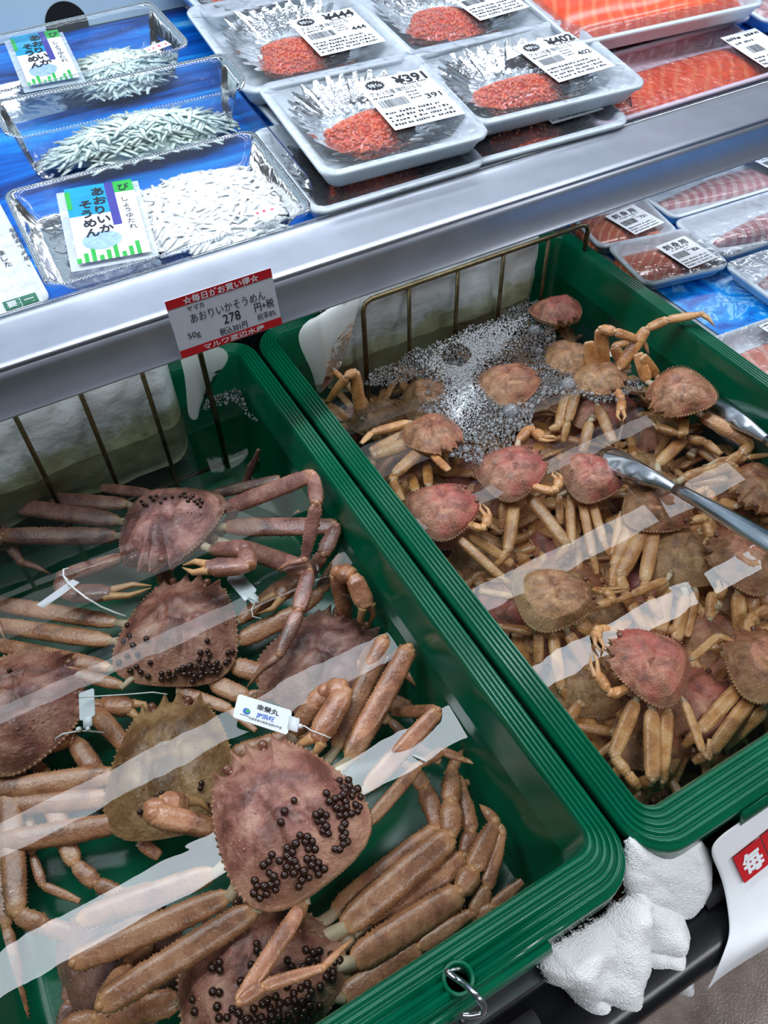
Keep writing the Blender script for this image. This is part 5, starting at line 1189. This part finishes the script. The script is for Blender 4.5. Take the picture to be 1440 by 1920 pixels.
for (px, ch) in (((12, 584), '要'), ((44, 574), '一')):
    a = pl(*px); rect_into(mb, a, ex, ey, 0, 0, 0.0155, 0.0135, 1, 0.0006); text_into(mb, ch, a + ex * 0.003 + ey * 0.003 + ez * 0.0004, ex, ey, 0.0095, 2, None, 0.03, 'L', 0.0006)
mb.build('lettering', [INK, DGRN, WHITE], t, False); film(t, fr, 0.002)

# ---- acrylic dividers standing on the deck
def divider(label, px_front, px_back, hgt):
    a = PD(*px_front, 0.002); b = PD(*px_back, 0.002); b = Vector((a.x + (b.x - a.x) * 0.15, b.y, b.z)); prof = []
    r = 0.02; fw = (b - a).normalized(); L = (b - a).length
    pts = [(0, 0), (0, hgt - r)] + [(r - r * math.cos(q), hgt - r + r * math.sin(q)) for q in [math.pi / 2 * k / 6 for k in range(1, 7)]] + [(L, hgt), (L, 0)]
    mb = MB(); mb.loops([[a + fw * u + Z3 * v + X3 * s_ for (u, v) in pts] for s_ in (-0.0008, 0.0008)], True, True, True)
    t = thing('shelf_divider', label, 'divider', a, 'clear dividers on the shelf'); mb.build('clear_panel', ACRYL, t, False)
    mb = MB(); mb.tube([a + fw * u + Z3 * v for (u, v) in pts[1:-1]], 0.0008, X3, 6); mb.build('tinted_edge', plain('dark_blue_edge', srgb(40, 52, 110), 0.3), t)
divider('clear divider between the squid packs and the 391 roe pack', (592, 392), (430, 170), 0.030)
divider('clear divider between the two columns of roe packs', (920, 306), (790, 150), 0.026)
divider('clear divider between the roe packs and the salmon fillet', (1180, 226), (1066, 90), 0.030)

# ================================================================== poster and towels at the front
def sheet(mb, rows, m=0):
    idx = [[mb.vert(p) for p in r] for r in rows]
    for a, b in zip(idx, idx[1:]):
        for j in range(len(a) - 1): mb.face((a[j], a[j + 1], b[j + 1], b[j]), m)
rows_px = [[(1325, 1584), (1384, 1543), (1470, 1488), (1580, 1420)], [(1343, 1622), (1400, 1590), (1480, 1540), (1590, 1470)], [(1358, 1660), (1412, 1634), (1490, 1586), (1598, 1516)], [(1366, 1710), (1418, 1686), (1492, 1644), (1600, 1574)], [(1370, 1752), (1414, 1735), (1488, 1696), (1596, 1626)], [(1358, 1784), (1398, 1775), (1460, 1748), (1560, 1690)], [(1344, 1822), (1362, 1812), (1400, 1788), (1500, 1740)], [(1322, 1864), (1334, 1848), (1360, 1826), (1450, 1770)]]
zr = [-.022, -.040, -.055, -.068, -.076, -.079, -.088, -.112]
rows = [[P(px, py, z) for (px, py) in r] for r, z in zip(rows_px, zr)]
ps = thing('paper_poster', 'white paper sale poster with red square hanging from the right crate front', 'poster', rows[0][0])
mb = MB(); sheet(mb, rows); o = mb.build('paper_sheet', WHITE, ps); sm = o.modifiers.new('s', 'SUBSURF'); sm.levels = 2; sm.render_levels = 3; so = o.modifiers.new('t', 'SOLIDIFY'); so.thickness = 0.0004; so.offset = 1
pbvh = BVHTree.FromPolygons([Vector(v) for v in mb.v], mb.f)
tl, tr, br, bl = [pbvh.ray_cast(CAM, ray(*q).normalized())[0] for q in ((1385, 1597), (1436, 1560), (1440, 1614), (1391, 1653))]
ex = (br - bl).normalized(); ey = (tl - bl); ey = (ey - ex * ey.dot(ex)).normalized(); w = (br - bl).length; h = (tl - bl).length
nz = ex.cross(ey).normalized(); nz = nz if nz.z > 0 else -nz
mb = MB(); Z = bl + nz * 0.003
rect_into(mb, Z, ex, ey, 0, 0, w, h, 0, 0.0); rect_into(mb, Z, ex, ey, w * 1.04, 0, w * 2.1, h, 0, 0.0)
text_into(mb, '毎', Z + ex * w * 0.16 + ey * h * 0.20, ex, ey, h * 0.72, 1, w * 0.70, 0.04, 'L', 0.0004); text_into(mb, '日', Z + ex * w * 1.22 + ey * h * 0.20, ex, ey, h * 0.72, 1, w * 0.62, 0.04, 'L', 0.0004)
mb.build('red_print', [RED, WHITE], ps, False)

def towel(label, poly, plane_pt, plane_n, thick, seed, folds, fuzz=0.0005):
    n = plane_n.normalized()
    def on(px, py):
        d = ray(px, py); return CAM + d * ((plane_pt - CAM).dot(n) / d.dot(n))
    x0 = min(p[0] for p in poly); x1 = max(p[0] for p in poly); y0 = min(p[1] for p in poly); y1 = max(p[1] for p in poly)
    st = 2.6; mb = MB(); idx = {}; nx, ny = int((x1 - x0) / st) + 1, int((y1 - y0) / st) + 1
    rr = random.Random(seed)
    for j in range(ny + 1):
        for i in range(nx + 1):
            px, py = x0 + i * st, y0 + j * st
            if inside(px, py, poly):
                e = edge_dist(px, py, poly); b = min(1.0, e / 42.0); f = 0
                for (fx, fy, gx, gy, wd, dp) in folds:
                    dx, dy = gx - fx, gy - fy; t_ = max(0, min(1, ((px - fx) * dx + (py - fy) * dy) / (dx * dx + dy * dy))); dd = math.hypot(px - fx - t_ * dx, py - fy - t_ * dy); f += dp * math.exp(-(dd / wd) ** 2)
                hgt = thick * math.sqrt(1 - (1 - b) ** 2) + f * b + 0.004 * b * noise.noise(Vector((px / 45, py / 45, seed))) + 0.0006 * noise.noise(Vector((px / 16, py / 16, seed))) + fuzz * noise.noise(Vector((px / 3.1, py / 3.1, seed)))
                jx = 0.8 * noise.noise(Vector((px / 2.7, py / 2.7, 3.3)))
                idx[(i, j)] = mb.vert(on(px + jx, py + jx) + n * hgt)
    for (i, j), v in list(idx.items()):
        q = [idx.get(k) for k in ((i, j), (i + 1, j), (i + 1, j + 1), (i, j + 1))]
        if None not in q: mb.face(q)
        elif sum(a is not None for a in q) == 3: mb.face([a for a in q if a is not None])
    # terry loops standing out of the pile
    vs = list(mb.v)
    for k in range(0, 9000):
        v = Vector(vs[rr.randrange(len(vs))]); d = (n + Vector((rr.uniform(-1, 1), rr.uniform(-1, 1), rr.uniform(-1, 1))) * 0.8).normalized(); L = rr.uniform(0.0010, 0.0022)
        s_ = d.cross(X3).normalized() * 0.0003; mb.quad(v - s_, v + s_, v + d * L + s_ * 0.7, v + d * L - s_ * 0.7)
    nv = len(vs); 
    o = mb.build('towel', TERRY, base=on(*poly[0])); tag(o, label, 'towel', 'white terry towels'); so = o.modifiers.new('t', 'SOLIDIFY'); so.thickness = 0.003; so.offset = -1
    return o
pn = Vector((0.05, -1, 0.72))
towel('white terry towel tucked under the corner of the crate of small crabs', [(1172, 1570), (1240, 1590), (1298, 1566), (1316, 1588), (1325, 1622), (1324, 1660), (1310, 1690), (1290, 1712), (1262, 1718), (1240, 1700), (1190, 1690), (1165, 1640)], Vector((0.24, 0.066, -0.062)), pn, 0.010, 2, [(1180, 1690, 1262, 1716, 14, -0.004)])
towel('crumpled white terry towel hanging over the rail below the crate corner', [(1006, 1800), (1024, 1766), (1070, 1740), (1120, 1712), (1166, 1668), (1176, 1640), (1196, 1660), (1262, 1700), (1276, 1738), (1268, 1766), (1284, 1824), (1282, 1856), (1262, 1850), (1226, 1832), (1212, 1812), (1194, 1826), (1196, 1860), (1186, 1886), (1150, 1910), (1124, 1920), (1092, 1900), (1080, 1872), (1048, 1836), (1024, 1830)], Vector((0.17, 0.062, -0.070)), pn, 0.018, 6,
      [(1190, 1690, 1194, 1830, 9, -0.010), (1080, 1740, 1060, 1840, 20, 0.006), (1160, 1700, 1150, 1860, 24, 0.007), (1100, 1850, 1190, 1880, 10, -0.005), (1196, 1764, 1266, 1758, 6, -0.004), (1240, 1710, 1248, 1830, 22, 0.006), (1120, 1715, 1185, 1690, 10, 0.004)])
